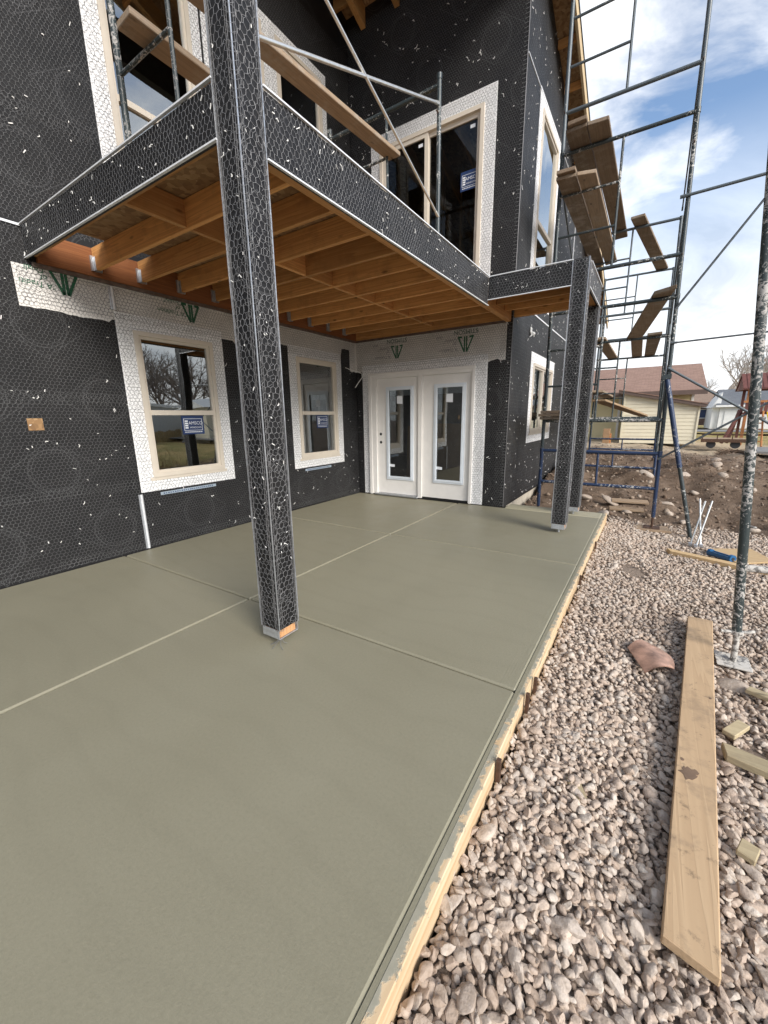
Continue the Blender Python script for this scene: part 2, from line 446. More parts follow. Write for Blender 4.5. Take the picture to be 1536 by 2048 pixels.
MT['joisty'] = wood('framing_lumber_cross', (0.76, 0.41, 0.155), (0.48, 0.20, 0.065), 'y', dirt=0.2, dirtcol=(0.2, 0.1, 0.04))
MT['ledger'] = wood('ledger_lumber', (0.40, 0.155, 0.055), (0.22, 0.075, 0.028), 'y')
MT['postwood'] = wood('post_wood', (0.62, 0.36, 0.18), (0.42, 0.2, 0.08), 'z')
MT['rafter'] = wood('rafter_wood', (0.50, 0.28, 0.10), (0.32, 0.16, 0.055), 'y')
MT['fascia'] = wood('fascia_wood', (0.60, 0.48, 0.30), (0.46, 0.34, 0.2), 'y')
MT['plank'] = wood('scaffold_plank_wood', (0.34, 0.255, 0.175), (0.18, 0.13, 0.088), 'y', dirt=0.7, dirtcol=(0.36, 0.32, 0.27))
MT['plankdark'] = wood('weathered_plank', (0.25, 0.185, 0.13), (0.13, 0.095, 0.065), 'y', dirt=0.5, dirtcol=(0.30, 0.27, 0.22))
MT['plankx'] = wood('plank_across', (0.34, 0.25, 0.165), (0.19, 0.13, 0.085), 'x', dirt=0.5)
MT['board'] = wood('pine_plank', (0.47, 0.335, 0.205), (0.355, 0.24, 0.14), 'y', dirt=0.85, dirtcol=(0.25, 0.18, 0.12))
MT['pinex'] = wood('new_pine', (0.72, 0.53, 0.30), (0.56, 0.37, 0.185), 'x')
MT['pale'] = wood('pale_pine', (0.47, 0.39, 0.245), (0.35, 0.28, 0.175), 'x', dirt=0.3)
MT['osb'] = osb_mat()
MT['blue'] = splatter('blue_scaffold_paint', (0.016, 0.034, 0.085), amount=0.42)
MT['dark'] = splatter('dark_scaffold_paint', (0.03, 0.042, 0.046), amount=0.45)
MT['dark2'] = splatter('grey_scaffold_paint', (0.085, 0.105, 0.118), amount=0.2)
MT['crusted'] = splatter('plaster_crusted_paint', (0.03, 0.042, 0.043), white=(0.50, 0.48, 0.45), amount=0.67, scale=34.0)
MT['plastered'] = splatter('plaster_covered_steel', (0.15, 0.14, 0.13), white=(0.60, 0.57, 0.52), amount=0.95)
MT['rod'] = simple('grey_rod', (0.10, 0.115, 0.125), 0.4, 0.5, 0.3, 20.0)
MT['steel'] = simple('bright_tube', (0.72, 0.72, 0.70), 0.32, 0.8, 0.12, 20.0)
MT['rust'] = simple('rusty_steel', (0.10, 0.055, 0.035), 0.7, 0.4, 0.4, 30.0)
MT['stone'] = stone_mat('gravel_stone', [(0.31, 0.235, 0.18), (0.46, 0.365, 0.295), (0.52, 0.42, 0.34), (0.55, 0.46, 0.38), (0.46, 0.395, 0.34), (0.64, 0.565, 0.485)])
MT['rock'] = stone_mat('rubble_rock', [(0.40, 0.33, 0.27), (0.55, 0.48, 0.41)], 0.6)
MT['clod'] = stone_mat('soil_clod', [(0.10, 0.066, 0.045), (0.17, 0.115, 0.08), (0.30, 0.23, 0.175), (0.42, 0.35, 0.28)], 0.8)
MT['ground'] = ground_mat()
MT['shard'] = simple('rust_red_shard', (0.36, 0.215, 0.155), 0.45, 0, 0.5, 14.0, 0.3)
MT['toolblue'] = simple('blue_plastic', (0.015, 0.10, 0.24), 0.4, 0, 0.1)
MT['toolblack'] = simple('black_rubber', (0.02, 0.02, 0.022), 0.6)
MT['cream'] = simple('cream_siding', (0.68, 0.62, 0.47), 0.6, 0, 0.05, 2.0)
MT['yellow'] = simple('yellow_siding', (0.70, 0.61, 0.36), 0.6, 0, 0.05, 2.0)
MT['browntrim'] = simple('brown_trim', (0.11, 0.075, 0.06), 0.6, 0, 0.1)
MT['shingle'] = shingle_mat('brown_shingles', (0.25, 0.15, 0.11), (0.33, 0.205, 0.155))
MT['shingle2'] = shingle_mat('tan_shingles', (0.24, 0.165, 0.12), (0.28, 0.20, 0.15))
MT['shingle3'] = shingle_mat('grey_shingles', (0.12, 0.13, 0.145), (0.16, 0.17, 0.185))
MT['brick'] = brick_mat()
MT['white'] = simple('white_paint', (0.75, 0.75, 0.73), 0.6, 0, 0.05)
MT['greywall'] = simple('grey_metal_wall', (0.56, 0.57, 0.56), 0.6, 0, 0.08)
MT['redwood'] = simple('red_stained_wood', (0.13, 0.045, 0.035), 0.7, 0, 0.25, 12.0)
MT['orange'] = simple('orange_wood', (0.45, 0.19, 0.07), 0.7, 0, 0.2, 12.0)
MT['yellowp'] = simple('yellow_plastic', (0.62, 0.42, 0.03), 0.4, 0, 0.05)
MT['bark'] = simple('bare_bark', (0.22, 0.18, 0.15), 0.9, 0, 0.3, 8.0)
MT['barkpale'] = simple('pale_bark', (0.40, 0.35, 0.30), 0.9, 0, 0.25, 8.0)
MT['asphalt'] = simple('driveway_asphalt', (0.19, 0.185, 0.18), 0.9, 0, 0.15, 30.0, 0.2)
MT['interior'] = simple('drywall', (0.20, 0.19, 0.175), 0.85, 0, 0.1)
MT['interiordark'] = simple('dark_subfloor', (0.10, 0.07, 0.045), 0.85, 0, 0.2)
MT['stud'] = wood('stud_wood', (0.50, 0.34, 0.19), (0.34, 0.21, 0.10), 'z')
MT['panelbrown'] = simple('brown_sheet', (0.30, 0.185, 0.10), 0.7, 0, 0.12)
MT['dry'] = simple('dry_grass', (0.38, 0.27, 0.12), 0.9, 0, 0.3, 3.0)
MT['root'] = simple('dry_roots', (0.16, 0.105, 0.07), 0.9, 0, 0.3, 10.0)


# ------------------------------------------------------------------ mesh building helpers
class MB:
    def __init__(self):
        self.v = []
        self.f = []

    def box(self, x0, x1, y0, y1, z0, z1):
        a = len(self.v)
        self.v += [(x0, y0, z0), (x1, y0, z0), (x1, y1, z0), (x0, y1, z0), (x0, y0, z1), (x1, y0, z1), (x1, y1, z1), (x0, y1, z1)]
        self.f += [tuple(a + i for i in q) for q in ((0, 3, 2, 1), (4, 5, 6, 7), (0, 1, 5, 4), (1, 2, 6, 5), (2, 3, 7, 6), (3, 0, 4, 7))]
        return self

    def obox(self, c, ax, ay, az):
        c, ax, ay, az = Vector(c), Vector(ax), Vector(ay), Vector(az)
        a = len(self.v)
        for s in ((-1, -1, -1), (1, -1, -1), (1, 1, -1), (-1, 1, -1), (-1, -1, 1), (1, -1, 1), (1, 1, 1), (-1, 1, 1)):
            self.v.append(tuple(c + ax * s[0] + ay * s[1] + az * s[2]))
        self.f += [tuple(a + i for i in q) for q in ((0, 3, 2, 1), (4, 5, 6, 7), (0, 1, 5, 4), (1, 2, 6, 5), (2, 3, 7, 6), (3, 0, 4, 7))]
        return self

    def tube(self, p, q, r, n=10, r2=None, cap=True):
        p, q = Vector(p), Vector(q)
        r2 = r if r2 is None else r2
        d = (q - p).normalized()
        u = d.orthogonal().normalized()
        w = d.cross(u)
        a = len(self.v)
        for c, rr in ((p, r), (q, r2)):
            for i in range(n):
                t = 2 * math.pi * i / n
                self.v.append(tuple(c + u * (rr * math.cos(t)) + w * (rr * math.sin(t))))
        for i in range(n):
            j = (i + 1) % n
            self.f.append((a + i, a + j, a + n + j, a + n + i))
        if cap:
            self.f.append(tuple(a + i for i in reversed(range(n))))
            self.f.append(tuple(a + n + i for i in range(n)))
        return self

    def path(self, pts, r, n=8):
        for p, q in zip(pts[:-1], pts[1:]):
            self.tube(p, q, r, n)
        return self

    def poly(self, pts):
        a = len(self.v)
        self.v += [tuple(p) for p in pts]
        self.f.append(tuple(range(a, a + len(pts))))
        return self

    def prism(self, pts, vec):
        n = len(pts)
        a = len(self.v)
        vec = Vector(vec)
        self.v += [tuple(p) for p in pts] + [tuple(Vector(p) + vec) for p in pts]
        self.f.append(tuple(a + i for i in reversed(range(n))))
        self.f.append(tuple(a + n + i for i in range(n)))
        for i in range(n):
            j = (i + 1) % n
            self.f.append((a + i, a + j, a + n + j, a + n + i))
        return self

    def build(self, name, mat, parent=None, bevel=0.0, smooth=False, fixn=False):
        me = bpy.data.meshes.new(name)
        off = root_loc(parent)
        vs = [(x - off[0], y - off[1], z - off[2]) for x, y, z in self.v]
        me.from_pydata(vs, [], self.f)
        if bevel or fixn:
            bm = bmesh.new()
            bm.from_mesh(me)
            bmesh.ops.recalc_face_normals(bm, faces=bm.faces)
            if bevel:
                bmesh.ops.bevel(bm, geom=list(bm.edges), offset=bevel, segments=1, affect='EDGES')
            bm.to_mesh(me)
            bm.free()
        me.materials.append(MT[mat])
        if smooth:
            me.polygons.foreach_set('use_smooth', [True] * len(me.polygons))
            try:
                me.set_sharp_from_angle(angle=R(40))
            except Exception:
                pass
        me.update()
        return link(name, me, parent)


def link(name, me, parent=None):
    o = bpy.data.objects.new(name, me)
    COL.objects.link(o)
    if parent:
        o.parent = parent
    return o


def root_loc(p):
    if p is None:
        return (0, 0, 0)
    while p.parent:
        p = p.parent
    return tuple(p.location)


def thing(name, label, cat, loc=(0, 0, 0), group=None):
    o = bpy.data.objects.new(name, None)
    COL.objects.link(o)
    o.location = loc
    o.empty_display_size = 0.2
    return tag(o, label, cat, group)


def tag(o, label, cat, group=None):
    o['label'] = label
    o['category'] = cat
    if group:
        o['group'] = group
    return o


def struct(o):
    o['kind'] = 'structure'
    return o


def stuff(o):
    o['kind'] = 'stuff'
    return o


def np_mesh(name, verts, faces, mat, parent=None, smooth=False, rnd=None):
    me = bpy.data.meshes.new(name)
    verts = np.asarray(verts, dtype=np.float32) - np.asarray(root_loc(parent), dtype=np.float32)
    faces = np.asarray(faces, dtype=np.int32)
    k = faces.shape[1]
    me.vertices.add(len(verts))
    me.vertices.foreach_set('co', verts.ravel())
    me.loops.add(faces.size)
    me.loops.foreach_set('vertex_index', faces.ravel())
    me.polygons.add(len(faces))
    me.polygons.foreach_set('loop_start', np.arange(0, faces.size, k, dtype=np.int32))
    me.polygons.foreach_set('loop_total', np.full(len(faces), k, dtype=np.int32))
    if smooth:
        me.polygons.foreach_set('use_smooth', np.ones(len(faces), dtype=bool))
    if rnd is not None:
        a = me.attributes.new('rnd', 'FLOAT', 'POINT')
        a.data.foreach_set('value', np.asarray(rnd, dtype=np.float32))
    me.materials.append(MT[mat])
    me.update()
    me.validate()
    return link(name, me, parent)


def text_mesh(name, body, org, U, V, size, mat, parent, off=0.001, shear=0.0):
    cu = bpy.data.curves.new('lettering', 'FONT')
    cu.body = body
    cu.size = size
    cu.align_x = 'CENTER'
    cu.align_y = 'CENTER'
    cu.shear = shear
    tmp = bpy.data.objects.new('lettering_tmp', cu)
    me = bpy.data.meshes.new_from_object(tmp)
    bpy.data.objects.remove(tmp)
    bpy.data.curves.remove(cu)
    U, V, org = Vector(U), Vector(V), Vector(org)
    Nn = U.cross(V)
    o0 = Vector(root_loc(parent))
    for v in me.vertices:
        v.co = org + U * v.co.x + V * v.co.y + Nn * off - o0
    me.materials.clear()
    me.materials.append(MT[mat])
    return link(name, me, parent)


# value noise -----------------------------------------------------------
_tab = RNG.random((256, 256))


def vnoise(x, y):
    xi = np.floor(x).astype(int)
    yi = np.floor(y).astype(int)
    fx = x - xi
    fy = y - yi
    fx = fx * fx * (3 - 2 * fx)
    fy = fy * fy * (3 - 2 * fy)
    g = lambda a, b: _tab[a & 255, b & 255]
    return (g(xi, yi) * (1 - fx) + g(xi + 1, yi) * fx) * (1 - fy) + (g(xi, yi + 1) * (1 - fx) + g(xi + 1, yi + 1) * fx) * fy


def fbm(x, y, o=5):
    s = 0
    a = 0.5
    for i in range(o):
        s = s + a * (vnoise(x, y) - 0.5)
        x = x * 2.03 + 17.1
        y = y * 2.03 + 9.7
        a *= 0.55
    return s


def sstep(a, b, x):
    t = np.clip((x - a) / (b - a), 0, 1)
    return t * t * (3 - 2 * t)


def gh(x, y):
    x = np.asarray(x, float)
    y = np.asarray(y, float)
    base = -0.108 - 0.075 * sstep(4.12, 4.75, x) - 0.05 * sstep(-1.0, 0.6, y)
    amp = 0.44 - 0.10 * sstep(4.6, 6.2, x) - 0.12 * sstep(6.5, 9.0, x)
    rise = amp * sstep(0.9, 4.4, y + 0.6 * fbm(x * 0.8, y * 0.8, 3)) - 0.18 * sstep(7.0, 14.0, y) - 0.12 * sstep(14, 40, y)
    dirt = sstep(0.6, 1.6, y) * (1 - sstep(12, 18, y))
    rough = fbm(x * 1.6, y * 1.6, 6) * 0.30 * dirt + fbm(x * 7, y * 7, 4) * 0.10 * dirt
    mound = 0.22 * np.exp(-((x - 5.6) ** 2 / 0.5 + (y - 4.6) ** 2 / 1.6)) * dirt
    g = fbm(x * 2.4, y * 2.4, 3) * 0.05
    h = base + rise + rough + mound + g
    under = ((x < 4.03) & (y < 0.36)) | (x < 2.72) & (y < 7.5)
    h = np.where(under & (x > -9) & (y > -12), -0.5, h)
    return h


# ------------------------------------------------------------------ ground sheet
def axis_pts(lo, d0, d1, step, hi):
    a = [lo]
    inner = list(np.arange(d0, d1 + 1e-6, step))
    out = [d0 - (d0 - lo) * (t ** 2.2) for t in np.linspace(1, 0, 16)[:-1]]
    out2 = [d1 + (hi - d1) * (t ** 2.2) for t in np.linspace(0, 1, 18)[1:]]
    return np.array(out + inner + out2)


gx_ = axis_pts(-400, 2.4, 10.0, 0.07, 500)
gy_ = axis_pts(-400, -7.0, 14.0, 0.075, 700)
GX, GY = np.meshgrid(gx_, gy_, indexing='ij')
GZ = gh(GX, GY)
gv = np.stack([GX, GY, GZ], -1).reshape(-1, 3)
nx, ny = len(gx_), len(gy_)
ii, jj = np.meshgrid(np.arange(nx - 1), np.arange(ny - 1), indexing='ij')
b0 = (ii * ny + jj).ravel()
gf = np.stack([b0, b0 + ny, b0 + ny + 1, b0 + 1], -1)
ground = struct(np_mesh('ground', gv, gf, 'ground', smooth=True))

# ------------------------------------------------------------------ patio slab
slab = thing('patio_slab', 'fresh grey concrete patio slab', 'slab')
del slab['category']
struct(slab)
XJ, XE, YJ1, YJ2, YE = 1.968, 4.005, -4.11, -2.055, 0.345
JW = 0.007


def slab_panel(x0, x1, y0, y1, mat):
    return MB().box(x0 + JW, x1 - (JW if x1 < 3.9 else 0.003), y0 + JW, y1 - JW, -0.11, 0.0).build('panel', mat, slab, bevel=0.009)


for (x0, x1) in ((0.012, XJ), (XJ, XE)):
    slab_panel(x0, x1, -6.17, YJ1, 'slab')
    slab_panel(x0, x1, -8.6, -6.17, 'slab')
    slab_panel(x0, x1, YJ1, YJ2, 'slabb' if x0 > 1 else 'slab')
    slab_panel(x0, x1, YJ2, -0.012 if x0 < 1 else 0.0, 'slab')
slab_panel(2.705, XE, 0.0, YE, 'slablight')
MB().box(0.0, XE - 0.01, -8.6, YE - 0.01, -0.14, -0.034).build('base', 'slab', slab)

MB().box(XE - 0.0005, XE + 0.02, -8.6, YE, -0.14, -0.0042).build('edge_fill', 'slab', slab)
# form boards and stakes along the open edge
for i, (y0, y1, dx, lab) in enumerate((
        (-8.6, -4.315, 0.004, 'concrete-smeared pine form board along the near end of the slab edge'),
        (-4.31, -0.9, 0.0, 'long pine form board along the middle of the slab edge'),
        (-0.895, 0.40, 0.006, 'short pine form board at the far corner of the slab'))):
    f = MB().box(XE + 0.009 + dx, XE + 0.044 + dx, y0, y1, -0.15, -0.003 - 0.002 * i).build('form_board', 'form', bevel=0.003)
    tag(f, lab, 'form board', 'form boards along the slab edge')
for y, h, lab in ((-1.14, -0.01, 'rusty steel stake by the far end of the form'), (-2.30, 0.0, 'dark stake halfway along the form'),
                  (-3.95, 0.0, 'rusty stake just beyond the joint in the slab'), (-4.12, 0.015, 'rusty stake at the seam of two form boards'),
                  (-4.58, 0.012, 'rusty stake nearest the camera, its foot coated grey')):
    t = thing('form_stake', lab, 'stake', (4.068, y, -0.25), 'steel stakes holding the form')
    mb = MB()
    mb.box(4.058, 4.0755, y - 0.011, y + 0.011, -0.27, h)
    mb.build('shaft', 'rust', t, bevel=0.002)
    MB().box(4.0563, 4.0772, y - 0.0128, y + 0.0128, -0.25, -0.095).build('concrete_coat', 'slablight', t, bevel=0.002)


# ------------------------------------------------------------------ netting, chips
def hexnet(org, U, V, w, h, excl=(), cell=0.0325, th=0.0019, jit=0.0022, wave=0.010, lift=0.006, skip=0.0):
    U, V, org = np.array(U, float), np.array(V, float), np.array(org, float)
    Nn = np.cross(U, V)
    s = cell / math.sqrt(3)
    ni = int(w / (cell / 2)) + 2
    nr = int(h / (1.5 * s)) + 2
    I, Rr = np.meshgrid(np.arange(ni), np.arange(nr), indexing='ij')
    up_ = ((I + Rr) % 2 == 0)
    u = I * cell / 2 + RNG.normal(0, jit, I.shape)
    v = Rr * 1.5 * s + np.where(up_, s / 4, -s / 4) + RNG.normal(0, jit, I.shape)
    if wave:
        ph = RNG.random(6) * 6.28
        u = u + wave * np.sin(v * 3.1 + ph[0] + 1.2 * np.sin(u * 1.7 + ph[1]))
        v = v + wave * np.sin(u * 2.3 + ph[2] + 1.5 * np.sin(v * 2.1 + ph[3]))
    lf = lift + RNG.normal(0, 0.0012, I.shape)
    P = org + u[..., None] * U + v[..., None] * V + lf[..., None] * Nn
    ok = (u >= 0) & (u <= w) & (v >= 0) & (v <= h)
    idx = (I * nr + Rr)
    A, B = [idx[:-1].ravel()], [idx[1:].ravel()]
    m = up_[:, :-1]
    A.append(idx[:, :-1][m])
    B.append(idx[:, 1:][m])
    A, B = np.concatenate(A), np.concatenate(B)
    okf = ok.ravel()
    keep = okf[A] & okf[B]
    um, vm = (u.ravel()[A] + u.ravel()[B]) / 2, (v.ravel()[A] + v.ravel()[B]) / 2
    for (a0, a1, c0, c1) in excl:
        keep &= ~((um > a0) & (um < a1) & (vm > c0) & (vm < c1))
    if skip:
        keep &= RNG.random(len(A)) > skip
    A, B = A[keep], B[keep]
    Pf = P.reshape(-1, 3)
    a, b = Pf[A], Pf[B]
    d = b - a
    d /= np.linalg.norm(d, axis=1)[:, None] + 1e-9
    p = np.cross(Nn, d) * th / 2
    hN = Nn * th * 0.5
    V6 = np.stack([a - p, a + hN, a + p, b - p, b + hN, b + p], 1).reshape(-1, 3)
    k = np.arange(len(a)) * 6
    F = np.concatenate([np.stack([k, k + 3, k + 4, k + 1], -1), np.stack([k + 1, k + 4, k + 5, k + 2], -1)])
    return V6, F


def join(parts):
    vs, fs, n = [], [], 0
    for v, f in parts:
        vs.append(v)
        fs.append(f + n)
        n += len(v)
    return np.concatenate(vs), np.concatenate(fs)


def chips(org, U, V, w, h, count, excl=(), lift=0.008, big=1.0):
    mb = MB()
    U, V, org = Vector(U), Vector(V), Vector(org)
    Nn = U.cross(V)
    for _ in range(count):
        a, c = random.uniform(0.02, w - 0.02), random.uniform(0.02, h - 0.02)
        if any(e[0] < a < e[1] and e[2] < c < e[3] for e in excl):
            continue
        t = random.uniform(0, math.pi)
        L = random.choice((0.005, 0.006, 0.008, 0.010, 0.016)) * big
        W = random.uniform(0.0018, 0.0034) * big
        d = U * math.cos(t) + V * math.sin(t)
        e = -U * math.sin(t) + V * math.cos(t)
        c0 = org + U * a + V * c + Nn * lift
        mb.obox(c0, (d + Nn * random.uniform(-0.3, 0.3)) * L, e * W, Nn * 0.0015)
        if random.random() < 0.45:
            t2 = t + random.uniform(0.6, 1.5)
            d2 = U * math.cos(t2) + V * math.sin(t2)
            e2 = -U * math.sin(t2) + V * math.cos(t2)
            mb.obox(c0 + d * L + d2 * L * 0.6, d2 * L * 0.7, e2 * W * 0.8, Nn * 0.0014)
    return mb


# ------------------------------------------------------------------ house
W = 2.69
house = thing('house', 'two-storey house wrapped in black building paper and wire netting', 'house', (0, 0, 0))
WIN1 = (-3.705, -2.828, 0.76, 2.234)
WIN2 = (-1.466, -0.573, 0.76, 2.234)
UP1 = (-3.60, -2.70, 3.50, 5.95)
UP2 = (-2.47, -1.72, 3.50, 5.95)
UP3 = (-1.50, -0.66, 3.50, 5.95)
DOOR = (0.281, 2.182, -0.01, 2.08)
SLIDE = (0.56, 2.18, 3.18, 5.27)
SW1 = (0.86, 1.95, 3.25, 5.47)
SW2 = (1.27, 2.80, 1.06, 2.20)


def wall_mesh(P, w0, w1, h0, h1, holes, depth, mat, name='wall'):
    """P(u, v, d): point on wall at u along, v up, d into the wall"""
    us = sorted({w0, w1, *[h[0] for h in holes], *[h[1] for h in holes]})
    vs = sorted({h0, h1, *[min(max(h[2], h0), h1) for h in holes], *[min(max(h[3], h0), h1) for h in holes]})
    us = [u for u in us if w0 <= u <= w1]
    vv, ff, cache = [], [], {}

    def vid(u, v, d):
        k = (round(u, 4), round(v, 4), d)
        if k not in cache:
            cache[k] = len(vv)
            vv.append(P(u, v, d))
        return cache[k]
    for d in (0, depth):
        for a, b in zip(us[:-1], us[1:]):
            for c, e in zip(vs[:-1], vs[1:]):
                mu, mv = (a + b) / 2, (c + e) / 2
                if any(h[0] < mu < h[1] and h[2] < mv < h[3] for h in holes):
                    continue
                q = [vid(a, c, d), vid(b, c, d), vid(b, e, d), vid(a, e, d)]
                ff.append(tuple(q if d == 0 else q[::-1]))
    rim = [(w0, w1, h0, h1)] + [(h[0], h[1], max(h[2], h0), min(h[3], h1)) for h in holes]
    for a, b, c, e in rim:
        for (u1, v1, u2, v2) in ((a, c, b, c), (b, c, b, e), (b, e, a, e), (a, e, a, c)):
            k = len(vv)
            vv += [P(u1, v1, 0), P(u2, v2, 0), P(u2, v2, depth), P(u1, v1, depth)]
            ff.append((k, k + 1, k + 2, k + 3))
    mb = MB()
    mb.v, mb.f = vv, ff
    return mb.build(name, mat, house)


wall_mesh(lambda u, v, d: (-d, u, v), -9.0, 0.0, -0.12, 7.6, [WIN1, WIN2, UP1, UP2, UP3], 0.16, 'paper')
wall_mesh(lambda u, v, d: (u, d, v), 0.0, W, -0.12, 7.1, [DOOR, SLIDE], 0.16, 'paper')
wall_mesh(lambda u, v, d: (W - d, u, v), 0.161, 7.2, 0.0, 7.1, [SW1, SW2], 0.16, 'paper')
MB().box(W - 0.15, W - 0.03, 0.17, 7.2, -0.9, -0.004).build('foundation', 'foundation', house)
MB().box(W - 0.2, W - 0.03, 7.2, 7.4, -0.9, 2.9).build('wall', 'cream', house)

FL = 0.145


def flash_rects(h, wd=FL):
    return (h[0] - wd, h[1] + wd, h[2] - wd, h[3] + wd)


def net_excl(o0, c0, holes):
    return [(h[0] - o0, h[1] - o0, h[2] - c0, h[3] - c0) for h in holes]


# left wall netting (x = 0, u = +y, v = +z, normal = +x)
LO = (0.0, -6.2, 0.004)
ex = net_excl(-6.2, 0.004, [WIN1, WIN2, UP1, UP2, UP3, (-4.42, 0.2, 2.6, 2.92), (-9, 0.1, 2.885, 2.925)])
v, f = hexnet(LO, (0, 1, 0), (0, 0, 1), 6.19, 6.6, ex)
ex2 = ex + net_excl(-6.2, 0.004, [(-7, -4.1, 0.4, 9), (-4.1, -3.85, -1, 9)])
# second layer only at laps and around the openings
parts = [(v, f)]
dk = []
for (y0, y1, z0, z1) in (flash_rects(WIN1), flash_rects(WIN2)):
    inner = WIN1 if y0 < -2 else WIN2
    e = net_excl(y0, z0, [inner])
    dk.append(hexnet((0.004, y0, z0), (0, 1, 0), (0, 0, 1), y1 - y0, z1 - z0, e, cell=0.041, th=0.0022, jit=0.004))
for (y0, y1, z0, z1) in (flash_rects(UP1), flash_rects(UP2, 0.11), flash_rects(UP3, 0.11)):
    e = net_excl(y0, z0, [UP1, UP2, UP3])
    dk.append(hexnet((0.004, y0, z0), (0, 1, 0), (0, 0, 1), y1 - y0, z1 - z0, e, cell=0.041, th=0.0022, jit=0.004))
dk.append(hexnet((0.004, -4.55, 2.26), (0, 1, 0), (0, 0, 1), 4.5, 0.34, net_excl(-4.55, 2.26, [(-9, -2.5, 2.0, 2.31)]), cell=0.036, th=0.0024))
for (y0, y1, z0, z1) in ((-6.2, -3.86, 1.50, 1.62), (-6.2, -3.88, 0.66, 0.77), (-6.2, -0.02, 0.0, 0.10), (-2.65, -1.62, 1.5, 1.62), (-6.2, -3.8, 3.7, 3.82)):
    parts.append(hexnet((0.003, y0, z0), (0, 1, 0), (0, 0, 1), y1 - y0, z1 - z0, (), cell=0.039))
v, f = join(parts)
stuff(np_mesh('wire_netting', v, f, 'wire', house))
v, f = join(dk)
stuff(np_mesh('wire_netting', v, f, 'wiredark', house))
# back wall netting (y = 0, u = +x, normal = -y)
ex = net_excl(0.01, 0.004, [DOOR, SLIDE, (-1, 3, 2.6, 2.92)])
parts = [hexnet((0.01, 0, 0.004), (1, 0, 0), (0, 0, 1), W - 0.02, 6.9, ex)]
e = net_excl(DOOR[0] - FL, 0.01, [DOOR])
dk = [hexnet((DOOR[0] - FL, -0.004, 0.01), (1, 0, 0), (0, 0, 1), DOOR[1] - DOOR[0] + 2 * FL + 0.03, DOOR[3] + FL, e, cell=0.041, th=0.0022, jit=0.004)]
dk.append(hexnet((SLIDE[0] - 0.16, -0.004, SLIDE[2] - 0.1), (1, 0, 0), (0, 0, 1), 1.94, 2.36, net_excl(SLIDE[0] - 0.16, SLIDE[2] - 0.1, [SLIDE]), cell=0.041, th=0.0022, jit=0.004))
dk.append(hexnet((0.01, -0.004, 2.15), (1, 0, 0), (0, 0, 1), 2.6, 0.45, (), cell=0.036, th=0.0026))
v, f = join(dk)
stuff(np_mesh('wire_netting', v, f, 'wiredark', house))
parts.append(hexnet((W - 0.16, -0.003, 0.01), (1, 0, 0), (0, 0, 1), 0.15, 2.55, (), cell=0.041))
v, f = join(parts)
stuff(np_mesh('wire_netting', v, f, 'wire', house))
# side wall netting (x = W, u = +y, normal = +x)
ex = net_excl(0.01, 0.02, [SW1, SW2, (0, 9, 2.885, 2.925)])
v, f = hexnet((W, 0.01, 0.02), (0, 1, 0), (0, 0, 1), 5.0, 6.9, ex, cell=0.058, th=0.0019)
stuff(np_mesh('wire_netting', v, f, 'wire', house))

exc = net_excl(-6.2, 0.02, [flash_rects(WIN1, -0.02), flash_rects(WIN2, -0.02), UP1, UP2, UP3, (-4.45, 0, 2.25, 2.95)])
mb = chips((0, -6.2, 0.02), (0, 1, 0), (0, 0, 1), 6.2, 6.4, 620, exc)
stuff(mb.build('staple_chips', 'chip', house))
exc = net_excl(0, 0.02, [(0.1, 2.4, 0, 2.7), SLIDE, (0.4, 2.35, 3, 5.4)])
stuff(chips((0, 0, 0.02), (1, 0, 0), (0, 0, 1), W, 6.7, 420, exc, big=1.15).build('staple_chips', 'chip', house))
exc = net_excl(0, 0.02, [flash_rects(SW1, 0), flash_rects(SW2, 0)])
stuff(chips((W, 0, 0.02), (0, 1, 0), (0, 0, 1), 6.0, 6.9, 900, exc, big=1.2).build('staple_chips', 'chip', house))

# metal joints and corner beads on the walls
MB().box(0.0, 0.012, -6.2, -4.46, 2.888, 2.905).build('control_joint', 'bead', house)
for (y, z0, z1) in ((-3.875, 0.012, 0.60), (-3.855, 2.39, 2.59)):
    MB().box(0.006, 0.018, y - 0.016, y + 0.028, z0, z1).build('control_joint', 'galv', house, bevel=0.002)
    MB().box(0.0175, 0.026, y + 0.002, y + 0.016, z0, z1).build('control_joint_rib', 'bead', house)
cb = MB()
for dx, dy in ((0.004, 0.0), (0.0, -0.004), (0.005, -0.005)):
    cb.tube((W + dx, dy, 0.02), (W + dx, dy, 6.9), 0.0022, 5)
for k in range(150):
    z = 0.03 + k * 0.045
    cb.box(W - 0.05, W, -0.0075, -0.0055, z, z + 0.003)
cb.build('corner_bead', 'wire2', house)
MB().box(W, W + 0.01, 0.02, 7.0, 2.895, 2.915).build('control_joint', 'bead', house)
MB().box(W, W + 0.009, 0.03, 7.0, 5.60, 5.612).build('control_joint', 'bead', house)
for (y, z0, z1) in ((3.95, 0.0, 2.89), (3.95, 2.92, 6.0), (5.4, 0, 2.89)):
    MB().box(W, W + 0.011, y - 0.008, y + 0.008, z0, z1).build('control_joint', 'bead', house)
fbx = MB().box(0.004, 0.0085, -4.675, -4.568, 1.288, 1.388).build('sheathing_patch', 'osb', house)
fbx['label'] = 'bare strand board square showing through a cut in the paper'
rag = MB()
for i in range(9):
    rag.obox((W + 0.02, 1.02 + random.uniform(-.1, .1), 2.62 + random.uniform(-.06, .06)), (0.006, 0, 0.004),
             (0, random.uniform(.02, .06), random.uniform(-.03, .03)), (0, random.uniform(-.01, .01), random.uniform(.008, .02)))
rag.build('paper_scrap', 'white', house)


